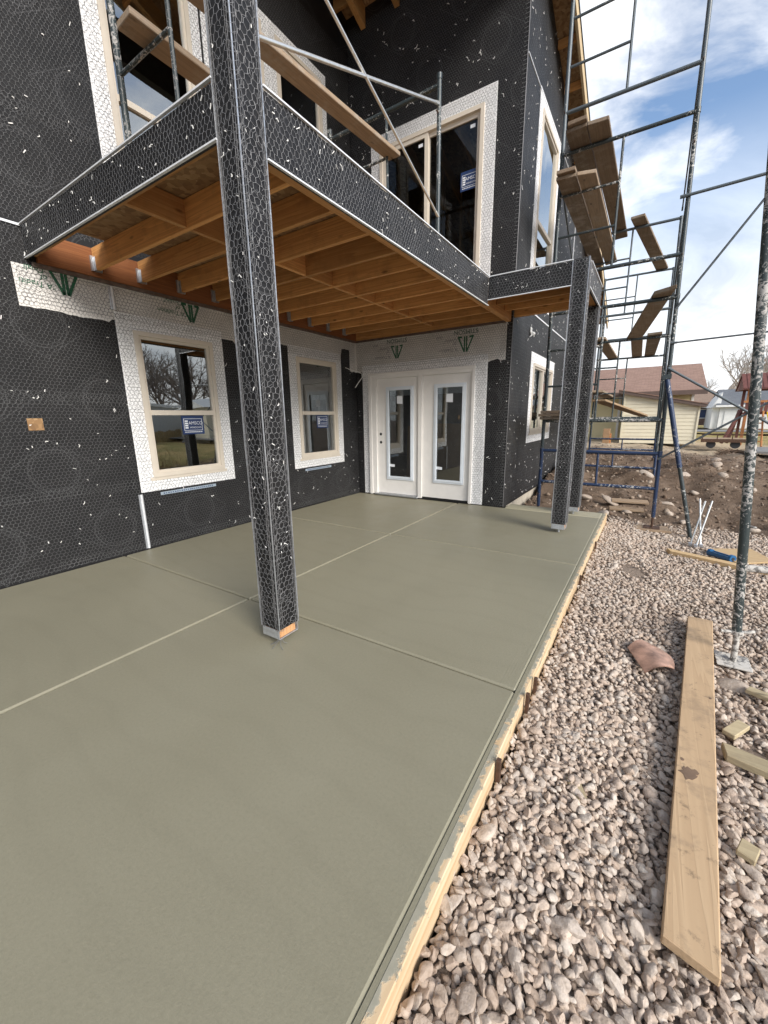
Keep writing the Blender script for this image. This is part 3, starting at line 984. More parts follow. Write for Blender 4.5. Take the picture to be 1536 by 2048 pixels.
# white lumber wrap strips, torn along the lower edge, with print
def torn_strip(P, u0, u1, top, botf, step=0.03, mat='wrap', name='wrap_strip'):
    mb = MB()
    us = list(np.arange(u0, u1, step)) + [u1]
    for a, b in zip(us[:-1], us[1:]):
        mb.poly([P(a, botf(a)), P(b, botf(b)), P(b, top), P(a, top)])
    return mb.build(name, mat, house)


def lbot(u):
    n = 0.006 * math.sin(u * 17) + 0.003 * math.sin(u * 57 + 1) + random.uniform(-.002, .002)
    if u < -3.88:
        return 2.292 - 0.02 * (u + 4.57) / 0.7 + n
    if u < -2.5:
        return 2.30
    if u < -1.75:
        return 2.26 + n
    if u < -0.42:
        return 2.36 + n
    return 2.47 + n


ws = torn_strip(lambda u, z: (0.0045, u, z), -4.565, -0.19, 2.606, lbot)
torn_strip(lambda u, z: (0.0048, u, z), -0.19, -0.002, 2.606, lambda u: 2.13 + 0.01 * math.sin(u * 60), name='wrap_strip')
ws2 = torn_strip(lambda u, z: (u, -0.0045, z), 0.0045, 2.615, 2.606,
                 lambda u: (2.13 if u > 0.12 else 2.12) + 0.012 * math.sin(u * 31) + 0.006 * math.sin(u * 71))


def stroke(mb, P, a, b, w):
    a, b = Vector(a), Vector(b)
    d = (b - a).normalized()
    n = Vector((-d.y, d.x)) * w / 2
    mb.poly([P(*(a - n)), P(*(b - n)), P(*(b + n)), P(*(a + n))])


def logo(parent, P, s, w):
    # two half-arrow leaves around twin stems, printed upside down
    mb = MB()
    for sg in (-1, 1):
        stroke(mb, P, (sg * 0.14 * s, -0.98 * s), (sg * 0.14 * s, 0.88 * s), w)
        stroke(mb, P, (sg * 1.0 * s, 0.86 * s), (sg * 0.16 * s, -0.98 * s), w)
        stroke(mb, P, (sg * 1.05 * s, 0.85 * s), (sg * 0.48 * s, 0.78 * s), w)
    return mb.build('printed_emblem', 'green', parent)


for (yc, zc, s) in ((-4.215, 2.530, 0.10), (-3.045, 2.512, 0.098)):
    logo(ws, lambda a, b, yc=yc, zc=zc: (0.0062, yc + a, zc + b), s, 0.024)
    U, V = (0, -1, 0), (0, 0, -1)
    for txt, dy, z in (('Quality"', -0.195, 2.592), ('of', -0.145, 2.540), ('"A Tradition', -0.215, 2.482)):
        if yc < -4 and txt != 'of':
            # cut off at the torn left edge of the strip
            txt = {'Quality"': 'Quali', '"A Tradition': '"A Traditi'}[txt]
            dy = {'Quali': -0.205, '"A Traditi': -0.195}[txt]
        text_mesh('lettering', txt, (0.0062, yc + dy, z), U, V, 0.062, 'green', ws, shear=0.15)
for (xc, zc, s) in ((0.836, 2.395, 0.105), (2.014, 2.395, 0.115)):
    logo(ws2, lambda a, b, xc=xc, zc=zc: (xc + a, -0.0062, zc + b), s, 0.022)
    U, V = (-1, 0, 0), (0, 0, -1)
    text_mesh('lettering', 'STIMSON', (xc, -0.0062, 2.562), U, V, 0.092, 'greenthin', ws2)
    for txt, dx, z in (('Quality"', -0.245, 2.455), ('of', -0.17, 2.405), ('"A Tradition', -0.265, 2.325)):
        text_mesh('lettering', txt, (xc + dx, -0.0062, z), U, V, 0.066, 'greyprint', ws2, shear=0.15)
    text_mesh('lettering', 'stud', (xc - 0.42, -0.0062, 2.515), U, V, 0.06, 'greyprint', ws2)


# windows -----------------------------------------------------------------
def frame_ring(mb, P, u0, u1, v0, v1, w, d0, d1):
    for a, b, c, e in ((u0, u1, v0, v0 + w), (u0, u1, v1 - w, v1), (u0, u0 + w, v0 + w, v1 - w), (u1 - w, u1, v0 + w, v1 - w)):
        pts = [P(a, c, d0), P(b, c, d0), P(b, e, d0), P(a, e, d0)]
        vec = Vector(P(a, c, d1)) - Vector(P(a, c, d0))
        mb.prism(pts, vec)


def rect_box(mb, P, u0, u1, v0, v1, d0, d1):
    pts = [P(u0, v0, d0), P(u1, v0, d0), P(u1, v1, d0), P(u0, v1, d0)]
    mb.prism(pts, Vector(P(u0, v0, d1)) - Vector(P(u0, v0, d0)))


def window(P, h, label, rail=0.5, glass='glass', wd=FL, flip_rail=None, flash=True, vertical=False):
    """P(u, v, d): d > 0 points out of the wall"""
    u0, u1, v0, v1 = h
    mb = MB()
    frame_ring(mb, P, u0, u1, v0, v1, 0.045, 0.022, -0.06)
    wobj = mb.build('window', 'vinyl', house, fixn=True)
    wobj['label'] = label
    if flash:
        mb = MB()
        a, b, c, e = u0 - wd, u1 + wd, v0 - wd, v1 + wd
        for q in ((a, b, c, v0), (a, b, v1, e), (a, u0, v0, v1), (u1, b, v0, v1)):
            rect_box(mb, P, *q, 0.0052, 0.0005)
        mb.build('flashing', 'flash', wobj, fixn=True)
        mb = MB()
        rect_box(mb, P, u0 - 0.03, u1 + 0.03, v0 - 0.034, v0 - 0.001, 0.012, 0.004)
        mb.build('nail_fin', 'vinyl', wobj, fixn=True)
    mb = MB()
    frame_ring(mb, P, u0 + 0.045, u1 - 0.045, v0 + 0.045, v1 - 0.045, 0.028, 0.004, -0.04)
    mb.build('sash', 'vinyl', wobj, fixn=True)
    mb = MB()
    if vertical:
        m_ = (u0 + u1) / 2
        rect_box(mb, P, m_ - 0.03, m_ + 0.03, v0 + 0.073, v1 - 0.073, 0.012, -0.03)
    else:
        m_ = v0 + (v1 - v0) * rail
        rect_box(mb, P, u0 + 0.073, u1 - 0.073, m_ - 0.026, m_ + 0.026, 0.012, -0.03)
    mb.build('meeting_rail', 'vinyl', wobj, fixn=True)
    mb = MB()
    mb.poly([P(u0 + 0.07, v0 + 0.07, -0.018), P(u1 - 0.07, v0 + 0.07, -0.018), P(u1 - 0.07, v1 - 0.07, -0.018), P(u0 + 0.07, v1 - 0.07, -0.018)])
    mb.build('pane', glass, wobj)
    return wobj


def sticker(wobj, P, c, U, V, w, h, d):
    """blue and white maker's sticker on the glass"""
    u, v = c
    mb = MB()
    mb.poly([P(u - w / 2, v - h / 2, d), P(u + w / 2, v - h / 2, d), P(u + w / 2, v + h / 2, d), P(u - w / 2, v + h / 2, d)])
    mb.build('sticker', 'navy', wobj)
    mb = MB()
    d2 = d + 0.0012
    lw = w * 0.42
    for a, b, cc, e in ((-lw, lw, -0.30 * h, -0.28 * h), (-lw, lw, 0.30 * h, 0.32 * h), (-lw, -lw + 0.02 * w, -0.28 * h, 0.30 * h), (lw - 0.02 * w, lw, -0.28 * h, 0.30 * h)):
        mb.poly([P(u + a, v + cc, d2), P(u + b, v + cc, d2), P(u + b, v + e, d2), P(u + a, v + e, d2)])
    for k in range(4):
        z = (-0.2 + 0.115 * k) * h
        mb.poly([P(u - 0.37 * w, v + z, d2), P(u - 0.23 * w, v + z, d2), P(u - 0.23 * w, v + z + 0.08 * h, d2), P(u - 0.37 * w, v + z + 0.08 * h, d2)])
    for k in range(9):
        a = (-0.40 + 0.09 * k) * w
        mb.poly([P(u + a, v - 0.40 * h, d2), P(u + a + 0.07 * w, v - 0.40 * h, d2), P(u + a + 0.07 * w, v - 0.36 * h, d2), P(u + a, v - 0.36 * h, d2)])
    mb.build('sticker_border', 'stickwhite', wobj)
    text_mesh('sticker_lettering', 'AMSCO', P(u + 0.115 * w, v + 0.08 * h, d2), U, V, 0.24 * h, 'stickwhite', wobj)
    text_mesh('sticker_lettering', 'WINDOWS', P(u + 0.10 * w, v - 0.15 * h, d2), U, V, 0.13 * h, 'stickwhite', wobj)


PL = lambda u, v, d: (d, u, v)
PB = lambda u, v, d: (u, -d, v)
PS = lambda u, v, d: (W + d, u, v)
YU, XU, ZU = (0, 1, 0), (1, 0, 0), (0, 0, 1)
w1 = window(PL, WIN1, 'single-hung almond window left of the near post', 0.46)
sticker(w1, PL, (-3.165, 1.305), YU, ZU, 0.27, 0.215, -0.014)
w2 = window(PL, WIN2, 'single-hung almond window beside the corner', 0.46)
sticker(w2, PL, (-0.93, 1.315), YU, ZU, 0.27, 0.22, -0.014)
for wobj, a, b in ((w1, -3.655, -2.975), (w2, -1.40, -0.79)):
    mb = MB()
    rect_box(mb, PL, a, b, 0.560, 0.592, 0.010, 0.004)
    mb.build('sill_label', 'stickgrey', wobj, fixn=True)
    mb = MB()
    for k in range(24):
        u = a + 0.03 + (b - a - 0.06) * k / 24
        mb.poly([(0.0107, u, 0.569), (0.0107, u + random.uniform(.008, .02), 0.569), (0.0107, u + random.uniform(.008, .02), 0.582), (0.0107, u, 0.582)])
    mb.build('sill_label_print', 'navy', wobj)
window(PL, UP1, 'tall upper window left of the near post', 0.30, 'glassup')
window(PL, UP2, 'tall upper window behind the near post', 0.30, 'glassup', wd=0.11)
window(PL, UP3, 'tall upper window nearest the corner', 0.30, 'glassup', wd=0.11)
window(PS, SW1, 'tall upper window on the side wall', 0.40, 'glassup', wd=0.17)
window(PS, SW2, 'lower window on the side wall', 0.5, 'glass', wd=0.16, vertical=True)
# sliding patio door upstairs
mb = MB()
frame_ring(mb, PB, *SLIDE, 0.05, 0.022, -0.08)
sd = mb.build('sliding_door', 'vinyl', house, fixn=True)
sd['label'] = 'upper almond sliding glass door with a blue sticker'
mb = MB()
a, b, c, e = SLIDE[0] - 0.16, SLIDE[1] + 0.16, SLIDE[2] - 0.1, SLIDE[3] + 0.17
for q in ((a, b, SLIDE[3], e), (a, SLIDE[0], c, SLIDE[3]), (SLIDE[1], b, c, SLIDE[3])):
    rect_box(mb, PB, *q, 0.0052, 0.0005)
mb.build('flashing', 'flash', sd, fixn=True)
for a, b, d in ((0.61, 1.37, 0.010), (1.32, 2.13, -0.025)):
    mb = MB()
    frame_ring(mb, PB, a, b, 3.23, 5.22, 0.055, d, d - 0.03)
    mb.build('sash', 'vinyl', sd, fixn=True)
    MB().poly([PB(a + 0.05, 3.28, d - 0.02), PB(b - 0.05, 3.28, d - 0.02), PB(b - 0.05, 5.17, d - 0.02), PB(a + 0.05, 5.17, d - 0.02)]).build('pane', 'glassdark', sd)
    MB().poly([PB(b - 0.16, 5.08, d - 0.017), PB(b - 0.09, 5.08, d - 0.017), PB(b - 0.09, 5.12, d - 0.017), PB(b - 0.16, 5.12, d - 0.017)]).build('small_label', 'stickwhite', sd)
sticker(sd, PB, (1.985, 4.49), XU, ZU, 0.27, 0.23, -0.038)
MB().poly([PB(0.64, 3.3, 0.0), PB(0.92, 3.3, 0.0), PB(0.92, 3.95, 0.0), PB(0.64, 3.95, 0.0)])

# double entry door ---------------------------------------------------------
mb = MB()
u0, u1, v0, v1 = DOOR
fd = 0.03
for q in ((u0, u1, 1.992, v1), (u0, u0 + 0.145, 0.02, 1.992), (u1 - 0.045, u1, 0.02, 1.992), (1.245, 1.312, 0.02, 1.992)):
    rect_box(mb, PB, *q, fd, -0.09)
dd = mb.build('double_door', 'doorwhite', house, fixn=True)
dd['label'] = 'white double entry door with glass lites'
mb = MB()
for q in ((u0 - 0.004, u0 + 0.05, 0.012, v1 + 0.004), (u1 - 0.032, u1 + 0.006, 0.012, v1 + 0.004), (u0 + 0.05, u1 - 0.032, v1 - 0.04, v1 + 0.004)):
    rect_box(mb, PB, *q, 0.042, 0.0305)
mb.build('brickmould', 'doorwhite', dd, fixn=True)
mb = MB()
a, b, e = u0 - FL, u1 + FL + 0.035, v1 + FL
for q in ((a, b, v1, e), (a, u0, 0.012, v1), (u1, b, 0.012, v1)):
    rect_box(mb, PB, *q, 0.0062, 0.0005)
mb.build('flashing', 'flash', dd, fixn=True)
for a, b, la, lb in ((0.430, 1.243, 0.655, 1.115), (1.316, 2.135, 1.553, 2.012)):
    mb = MB()
    for q in ((a, b, 0.045, 0.335), (a, b, 1.815, 1.99), (a, la, 0.335, 1.815), (lb, b, 0.335, 1.815)):
        rect_box(mb, PB, *q, 0.0, -0.045)
    mb.build('door_panel', 'doorwhite', dd, fixn=True)
    mb = MB()
    frame_ring(mb, PB, la - 0.035, lb + 0.035, 0.30, 1.85, 0.055, 0.016, 0.001)
    frame_ring(mb, PB, la - 0.012, lb + 0.012, 0.323, 1.827, 0.03, 0.022, 0.0165)
    mb.build('lite_frame', 'litewhite', dd, fixn=True)
    MB().poly([PB(la, 0.33, -0.004), PB(lb, 0.33, -0.004), PB(lb, 1.82, -0.004), PB(la, 1.82, -0.004)]).build('pane', 'glassdoor', dd)
    mb = MB()
    for k in range(7):
        mb.obox(PB((la + lb) / 2, 1.795 - k * 0.014, -0.024), ((lb - la) / 2 - 0.02, 0, 0), (0, 0.008, 0.004), (0, 0, 0.0015))
    mb.build('raised_blind', 'litewhite', dd)
    MB().poly([PB((la + lb) / 2 - 0.06, 1.58, -0.001), PB((la + lb) / 2 + 0.05, 1.57, -0.001), PB((la + lb) / 2 + 0.05, 1.70, -0.001), PB((la + lb) / 2 - 0.06, 1.70, -0.001)]).build('small_label', 'stickwhite', dd)
    MB().poly([PB(la + 0.02, 0.52, -0.001), PB(la + 0.12, 0.515, -0.001), PB(la + 0.12, 0.56, -0.001), PB(la + 0.02, 0.565, -0.001)]).build('small_label', 'stickwhite', dd)
for z in (0.935, 1.075):
    mb = MB()
    mb.tube((0.497, -0.0015, z), (0.497, 0.02, z), 0.024, 16)
    mb.build('lock_bore', 'hole', dd)
MB().box(0.40, 1.25, -0.07, 0.06, 0.012, 0.04).build('threshold', 'galv', dd, bevel=0.004)
MB().box(1.25, 2.2, 0.002, 0.06, 0.004, 0.04).build('threshold', 'hole', dd)
cbl = MB()
pts = [(0.02, -0.33, 2.18), (0.05, -0.22, 2.15), (0.09, -0.12, 2.13), (0.16, -0.06, 2.10), (0.19, -0.09, 2.03), (0.15, -0.14, 1.95), (0.10, -0.18, 1.86)]
cbl.path(pts, 0.0065, 6)
cbl.build('loose_cable', 'white', house, smooth=True)

# interior: floors, back walls, studs and boards seen dimly through the glass
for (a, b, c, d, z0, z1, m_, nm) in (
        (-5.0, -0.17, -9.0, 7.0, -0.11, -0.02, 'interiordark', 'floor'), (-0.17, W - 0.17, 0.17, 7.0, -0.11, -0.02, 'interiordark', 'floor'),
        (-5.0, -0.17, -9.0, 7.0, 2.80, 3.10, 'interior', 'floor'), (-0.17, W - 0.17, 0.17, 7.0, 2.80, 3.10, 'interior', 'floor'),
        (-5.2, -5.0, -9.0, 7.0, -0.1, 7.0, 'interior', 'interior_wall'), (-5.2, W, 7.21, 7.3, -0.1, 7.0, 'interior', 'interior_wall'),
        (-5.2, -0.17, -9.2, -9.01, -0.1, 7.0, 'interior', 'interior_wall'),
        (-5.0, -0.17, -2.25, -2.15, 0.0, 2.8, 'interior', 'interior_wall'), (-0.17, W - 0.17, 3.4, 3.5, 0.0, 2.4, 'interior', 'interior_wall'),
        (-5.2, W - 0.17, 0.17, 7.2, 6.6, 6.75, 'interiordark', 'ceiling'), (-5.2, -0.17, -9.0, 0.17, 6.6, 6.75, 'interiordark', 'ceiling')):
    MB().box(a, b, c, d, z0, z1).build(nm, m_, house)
for x in (0.35, 0.75, 1.15, 1.55, 1.95, 2.3):
    MB().box(x, x + 0.038, 2.6, 2.69, 3.1, 6.6).build('stud', 'stud', house)
for x in (0.2, 0.7, 1.2, 1.7, 2.2):
    MB().prism([(x, 0.3, 6.3), (x, 5.5, 4.6), (x, 5.5, 4.82), (x, 0.3, 6.52)], (0.04, 0, 0)).build('rafter', 'rafter', house)
for y in (-3.4, -2.9, -1.3, -0.8):
    MB().box(-2.6, -2.51, y, y + 0.038, 0, 2.8).build('stud', 'stud', house)
MB().obox((1.55, 0.55, 0.62), (0.42, 0, 0), (0, 0.03, 0.62), (0, 0.008, 0)).build('leaning_panel', 'panelbrown', house)
MB().obox((0.88, 0.6, 0.6), (0.2, 0, 0), (0, 0.03, 0.6), (0, 0.008, 0)).build('leaning_panel', 'panelbrown', house)
MB().box(0.66, 0.90, 0.5, 0.9, 3.1, 3.85).build('carton', 'pale', house)

# roof ------------------------------------------------------------------
RZ = lambda y: 7.05 - 0.33 * y
mb = MB()
mb.prism([(-5.6, -5.2, RZ(-5.2)), (-5.6, 9.0, RZ(9.0)), (-5.6, 9.0, RZ(9.0) + 0.02), (-5.6, -5.2, RZ(-5.2) + 0.02)], (8.58, 0, 0))
roof = mb.build('roof', 'osb', house, fixn=True)
mb = MB()
mb.prism([(-5.6, -5.2, RZ(-5.2) + .022), (-5.6, 9.0, RZ(9.0) + .022), (-5.6, 9.0, RZ(9.0) + 0.04), (-5.6, -5.2, RZ(-5.2) + 0.04)], (8.6, 0, 0))
mb.build('shingles', 'shingle3', roof, fixn=True)
for x in (-0.85, -0.30, 0.27, 0.84, 1.42, 2.0, 2.55):
    mb = MB()
    mb.prism([(x, -5.15, RZ(-5.15) - 0.245), (x, -0.01, RZ(-0.01) - 0.245), (x, -0.01, RZ(-0.01) - 0.002), (x, -5.15, RZ(-5.15) - 0.002)], (0.075, 0, 0))
    mb.build('rafter', 'rafter', roof, fixn=True)
for x0, x1 in ((-0.225, 0.27), (0.345, 0.84)):
    for y in (-0.30, -0.62):
        MB().box(x0, x1, y, y + 0.04, RZ(y) - 0.2, RZ(y) - 0.02).build('blocking', 'rafter', roof)
mb = MB()
mb.prism([(2.955, -5.2, RZ(-5.2) - 0.15), (2.955, 9.0, RZ(9.0) - 0.15), (2.955, 9.0, RZ(9.0) - 0.002), (2.955, -5.2, RZ(-5.2) - 0.002)], (0.034, 0, 0))
mb.build('fascia', 'fascia', roof, fixn=True)
for k in range(-7, 14):
    y = k * 0.61 + 0.2
    MB().box(2.70, 2.954, y, y + 0.04, RZ(y + 0.04) - 0.10, RZ(y + 0.04) - 0.003).build('lookout', 'joistx', roof)

# out-of-view headers on the tall post, added to darken upper walls and reflections
MB().box(2.545, 2.68, -4.44, -0.01, 6.42, 6.95).build('shade_header', 'paper', roof)
MB().box(0.01, 2.53, -4.44, -4.31, 6.42, 6.95).build('shade_header', 'paper', roof)
# ------------------------------------------------------------------ deck over the patio
deck = thing('deck', 'raised deck of orange joists on posts wrapped in paper and netting', 'deck', (0, 0, 0))
ZT = 2.903


def clad_beam(core, clad, face, label):
    """core/clad boxes, face = (org, U, V, w, h) for netting"""
    b = MB().box(*core).build('beam', 'joisty' if core[3] - core[2] > core[1] - core[0] else 'joistx', deck, bevel=0.004)
    b['label'] = label
    MB().box(*clad).build('cladding', 'paper', b)
    o, U, V, w_, h_ = face
    v, f = hexnet(o, U, V, w_, h_, (), cell=0.032, th=0.0017, wave=0.006)
    stuff(np_mesh('netting', v, f, 'wire2', b))
    stuff(chips(o, U, V, w_, h_, int(52 * w_ * h_ / 0.9) + 4, big=0.72).build('staple_chips', 'chip', b))
    U, V, o = Vector(U), Vector(V), Vector(o)
    Nn = U.cross(V)
    for z in (0.0, h_ - 0.006):
        mb = MB()
        c = o + U * (w_ / 2) + V * (z + 0.003) + Nn * 0.007
        mb.obox(c, U * (w_ / 2), V * 0.004, Nn * 0.0075)
        mb.build('casing_bead', 'bead', b)
    return b


clad_beam((0.042, 2.60, -4.433, -4.395, 2.675, 2.885), (0.004, 2.684, -4.455, -4.434, 2.66, ZT - 0.012),
          ((0.004, -4.455, 2.655), (1, 0, 0), (0, 0, 1), 2.53, ZT - 2.655), 'beam running out from the house wall to the near post')
clad_beam((2.597, 2.664, -4.394, -0.005, 2.612, 2.885), (2.665, 2.685, -4.433, -1.03, 2.602, ZT - 0.012),
          ((2.685, -4.30, 2.597), (0, 1, 0), (0, 0, 1), 3.27, ZT - 2.597), 'long beam along the open side of the deck')
clad_beam((2.69, 3.62, -1.008, -0.93, 2.675, 2.885), (2.687, 3.70, -1.03, -1.009, 2.66, ZT - 0.012),
          ((2.687, -1.03, 2.655), (1, 0, 0), (0, 0, 1), 0.888, ZT - 2.655), 'short beam out to the two far posts')
clad_beam((3.625, 3.698, -1.0, 0.17, 2.675, 2.885), (3.699, 3.72, -1.03, 0.18, 2.66, ZT - 0.012),
          ((3.72, -0.88, 2.655), (0, 1, 0), (0, 0, 1), 1.06, ZT - 2.655), 'beam joining the two far posts')
MB().box(2.668, 3.62, 0.03, 0.11, 2.675, 2.88).build('beam', 'joistx', deck, bevel=0.004)
lapb = MB()
lapb.box(2.6855, 2.6866, -3.86, -1.9, 2.606, 2.765)
lapb.box(2.6855, 2.6868, -4.30, -3.865, 2.606, 2.888)
lapb.build('paper_lap', 'paper', deck)
# ledgers
MB().box(0.004, 0.042, -4.393, -0.004, 2.635, 2.868).build('ledger', 'ledger', deck)
MB().box(0.045, 2.596, -0.042, -0.004, 2.635, 2.868).build('ledger', 'joistx', deck)
MB().box(0.006, 0.034, -4.43, -0.01, 2.602, 2.633).build('ledger_bead', 'jbead', deck)
MB().box(0.035, 2.60, -0.034, -0.006, 2.602, 2.633).build('ledger_bead', 'jbead', deck)
JY = [-3.98, -3.585, -3.18, -2.77, -2.375, -1.98, -1.60, -1.19, -0.78, -0.385]
prev = -4.395
for y in JY:
    j = MB().box(0.046, 2.595, y, y + 0.038, 2.683, 2.866).build('joist', 'joistx', deck, bevel=0.003)
    mb = MB()
    mb.box(0.0425, 0.062, y - 0.024, y - 0.001, 2.678, 2.80)
    mb.box(0.0425, 0.062, y + 0.039, y + 0.062, 2.678, 2.80)
    mb.box(0.0425, 0.095, y - 0.003, y - 0.0005, 2.676, 2.79)
    mb.box(0.0425, 0.095, y + 0.0385, y + 0.041, 2.676, 2.79)
    mb.box(0.0425, 0.095, y - 0.003, y + 0.041, 2.676, 2.6795)
    mb.build('hanger', 'galv', j)
    MB().box(1.462, 1.500, prev, y, 2.688, 2.862).build('blocking', 'joisty', deck, bevel=0.003)
    prev = y + 0.038
MB().box(1.462, 1.500, prev, -0.043, 2.688, 2.862).build('blocking', 'joisty', deck, bevel=0.003)
for y in (-0.66, -0.33):
    MB().box(2.668, 3.62, y, y + 0.038, 2.683, 2.866).build('joist', 'joistx', deck, bevel=0.003)
MB().box(0.30, 2.62, -4.43, -2.2, 2.868, 2.887).build('deck_board', 'osb', deck)
MB().box(0.0065, 2.62, -2.195, -0.01, 2.868, 2.887).build('deck_board', 'osb', deck)
MB().box(0.0065, 0.30, -3.55, -2.2, 2.868, 2.887).build('deck_board', 'osb', deck)
MB().box(2.625, 3.69, -1.0, 0.15, 2.888, 2.9).build('deck_board', 'osb', deck)


def post(x0, y0, s, z0, z1, label, seed):
    x1, y1 = x0 + s, y0 + s
    p = MB().box(x0 + 0.012, x1 - 0.012, y0 + 0.012, y1 - 0.012, z0 + 0.004, z1).build('post', 'postwood', deck)
    p['label'] = label
    MB().box(x0, x1, y0, y1, z0 + 0.06, z1).build('cladding', 'paper', p)
    parts = []
    for (o, U) in (((x0, y0), (1, 0, 0)), ((x1, y0), (0, 1, 0)), ((x1, y1), (-1, 0, 0)), ((x0, y1), (0, -1, 0))):
        parts.append(hexnet((o[0], o[1], z0 + 0.05), U, (0, 0, 1), s, z1 - z0 - 0.05, (), cell=0.035, th=0.0019, jit=0.0024, wave=0.004, lift=0.007))
        parts.append(hexnet((o[0], o[1], z0 + 0.065), U, (0, 0, 1), s, min(z1 - z0 - 0.07, 4.2), (), cell=0.042, th=0.0017, jit=0.004, wave=0.010, lift=0.012, skip=0.6))
    v, f = join(parts)
    stuff(np_mesh('netting', v, f, 'wire2', p))
    mb = MB()
    zt = min(z1, 5.2)
    for (cx, cy, sx, sy) in ((x0, y0, 1, 1), (x1, y0, -1, 1), (x1, y1, -1, -1), (x0, y1, 1, -1)):
        for (ox, oy) in ((-0.006, -0.006), (0.010, -0.008), (-0.008, 0.010), (0.024, -0.008), (-0.008, 0.024)):
            z = z0 + 0.055
            a = Vector((cx + sx * ox, cy + sy * oy, z))
            while z < zt:
                zn = min(z + 0.22, zt)
                b = Vector((cx + sx * ox + random.uniform(-.0025, .0025), cy + sy * oy + random.uniform(-.0025, .0025), zn))
                mb.tube(a, b, 0.0012, 4, cap=False)
                a, z = b, zn
        z = z0 + 0.06
        while z < zt:
            mb.tube((cx - sx * 0.006, cy - sy * 0.006, z), (cx + sx * 0.024, cy - sy * 0.008, z + 0.022), 0.0009, 3, cap=False)
            mb.tube((cx - sx * 0.006, cy - sy * 0.006, z), (cx - sx * 0.008, cy + sy * 0.024, z + 0.022), 0.0009, 3, cap=False)
            z += 0.034
    mb.build('corner_bead', 'wire2', p)
    mb = MB()
    for (cx, cy, sx, sy) in ((x0, y0, -1, -1), (x1, y0, 1, -1), (x1, y1, 1, 1), (x0, y1, -1, 1)):
        mb.obox((cx + sx * 0.0035, cy + sy * 0.0035, (z0 + zt) / 2 + 0.03), (0.0028, 0, 0), (0, 0.0028, 0), (0, 0, (zt - z0) / 2 - 0.03))
    mb.build('corner_strip', 'galv', p)
    mb = MB()
    for (o, U) in (((x0, y0), (1, 0, 0)), ((x1, y0), (0, 1, 0))):
        m2 = chips((o[0], o[1], z0 + 0.4), U, (0, 0, 1), s, zt - z0 - 0.4, int(10 * (zt - z0)), lift=0.012, big=0.62)
        a = len(mb.v)
        mb.v += m2.v
        mb.f += [tuple(a + i for i in q) for q in m2.f]
    stuff(mb.build('staple_chips', 'chip', p))
    mb = MB()
    mb.box(x0 + 0.002, x1 - 0.002, y0 - 0.004, y0 - 0.0005, z0, z0 + 0.058)
    mb.box(x0 + 0.002, x1 - 0.002, y1 + 0.0005, y1 + 0.004, z0, z0 + 0.058)
    mb.box(x0 + 0.002, x1 - 0.002, y0, y1, z0 - 0.003, z0 + 0.001)
    mb.build('bracket', 'galv', p, bevel=0.001)
    cx, cy = (x0 + x1) / 2, (y0 + y1) / 2
    MB().tube((cx, cy, -0.001), (cx, cy, z0 - 0.001), 0.011, 10).build('anchor_rod', 'galv', p)
    mb = MB()
    for k in range(7):
        t = random.uniform(0, 6.28)
        mb.path([(x0 + s * 0.9, y0 + 0.02, z0), (x0 + s * 0.9 + 0.03 * math.cos(t), y0 + 0.03 * math.sin(t), z0 - 0.03), (x0 + s * 0.9 + 0.06 * math.cos(t), y0 + 0.05 * math.sin(t), 0.004)], 0.0015, 4)
    if seed == 1:
        mb.build('loose_wire', 'wire2', p)
    return p


post(2.538, -4.458, 0.150, 0.048, 8.4, 'near post, nearest the camera and full height', 1)
post(3.575, -1.033, 0.148, 0.05, ZT - 0.001, 'front one of the two far posts', 2)
post(3.575, 0.035, 0.148, 0.05, 2.66, 'rear one of the two far posts', 3)

# ------------------------------------------------------------------ scaffolding
FR, RG = 0.0245, 0.015


def lean(x, z, k):
    return x + k * z


def scaf_frame(label, x0, x1, y, z0, z1, bars, rungs=(), inner=None, inner_z=None, mat='dark', l0=-0.006, l1=-0.027, group='scaffold end frames', rung_to=None, pins=True):
    t = thing('scaffold', label, 'scaffold', (x0, y, z0), group)
    X0 = lambda z: lean(x0, z, l0)
    X1 = lambda z: lean(x1, z, l1)
    for X in (X0, X1):
        MB().tube((X(z0), y, z0), (X(z1), y, z1), FR, 12).build('leg', mat, t, smooth=True)
    for z in bars:
        MB().tube((X0(z), y, z), (X1(z), y, z), FR * 0.92, 12).build('crossbar', 'crusted' if 1.2 < z < 1.3 else mat, t, smooth=True)
    if inner is not None:
        za, zb = inner_z
        MB().tube((inner, y, za), (inner - 0.01, y, zb), RG, 8).build('ladder_upright', mat, t, smooth=True)
        for z in rungs:
            MB().tube((X0(z), y, z), (inner, y, z), RG, 8).build('rung', mat, t, smooth=True)
    for X in (X0, X1):
        MB().tube((X(z1 - 0.05), y, z1 - 0.05), (X(z1), y, z1 + 0.002), FR * 1.22, 12).build('coupler', mat, t, smooth=True)
    if pins:
        for X in (X0, X1):
            for z in (z0 + (z1 - z0) * 0.22, z0 + (z1 - z0) * 0.82):
                MB().tube((X(z), y - FR, z), (X(z), y - FR - 0.045, z + 0.004), 0.006, 6).build('pin', 'rust', t)
    return t


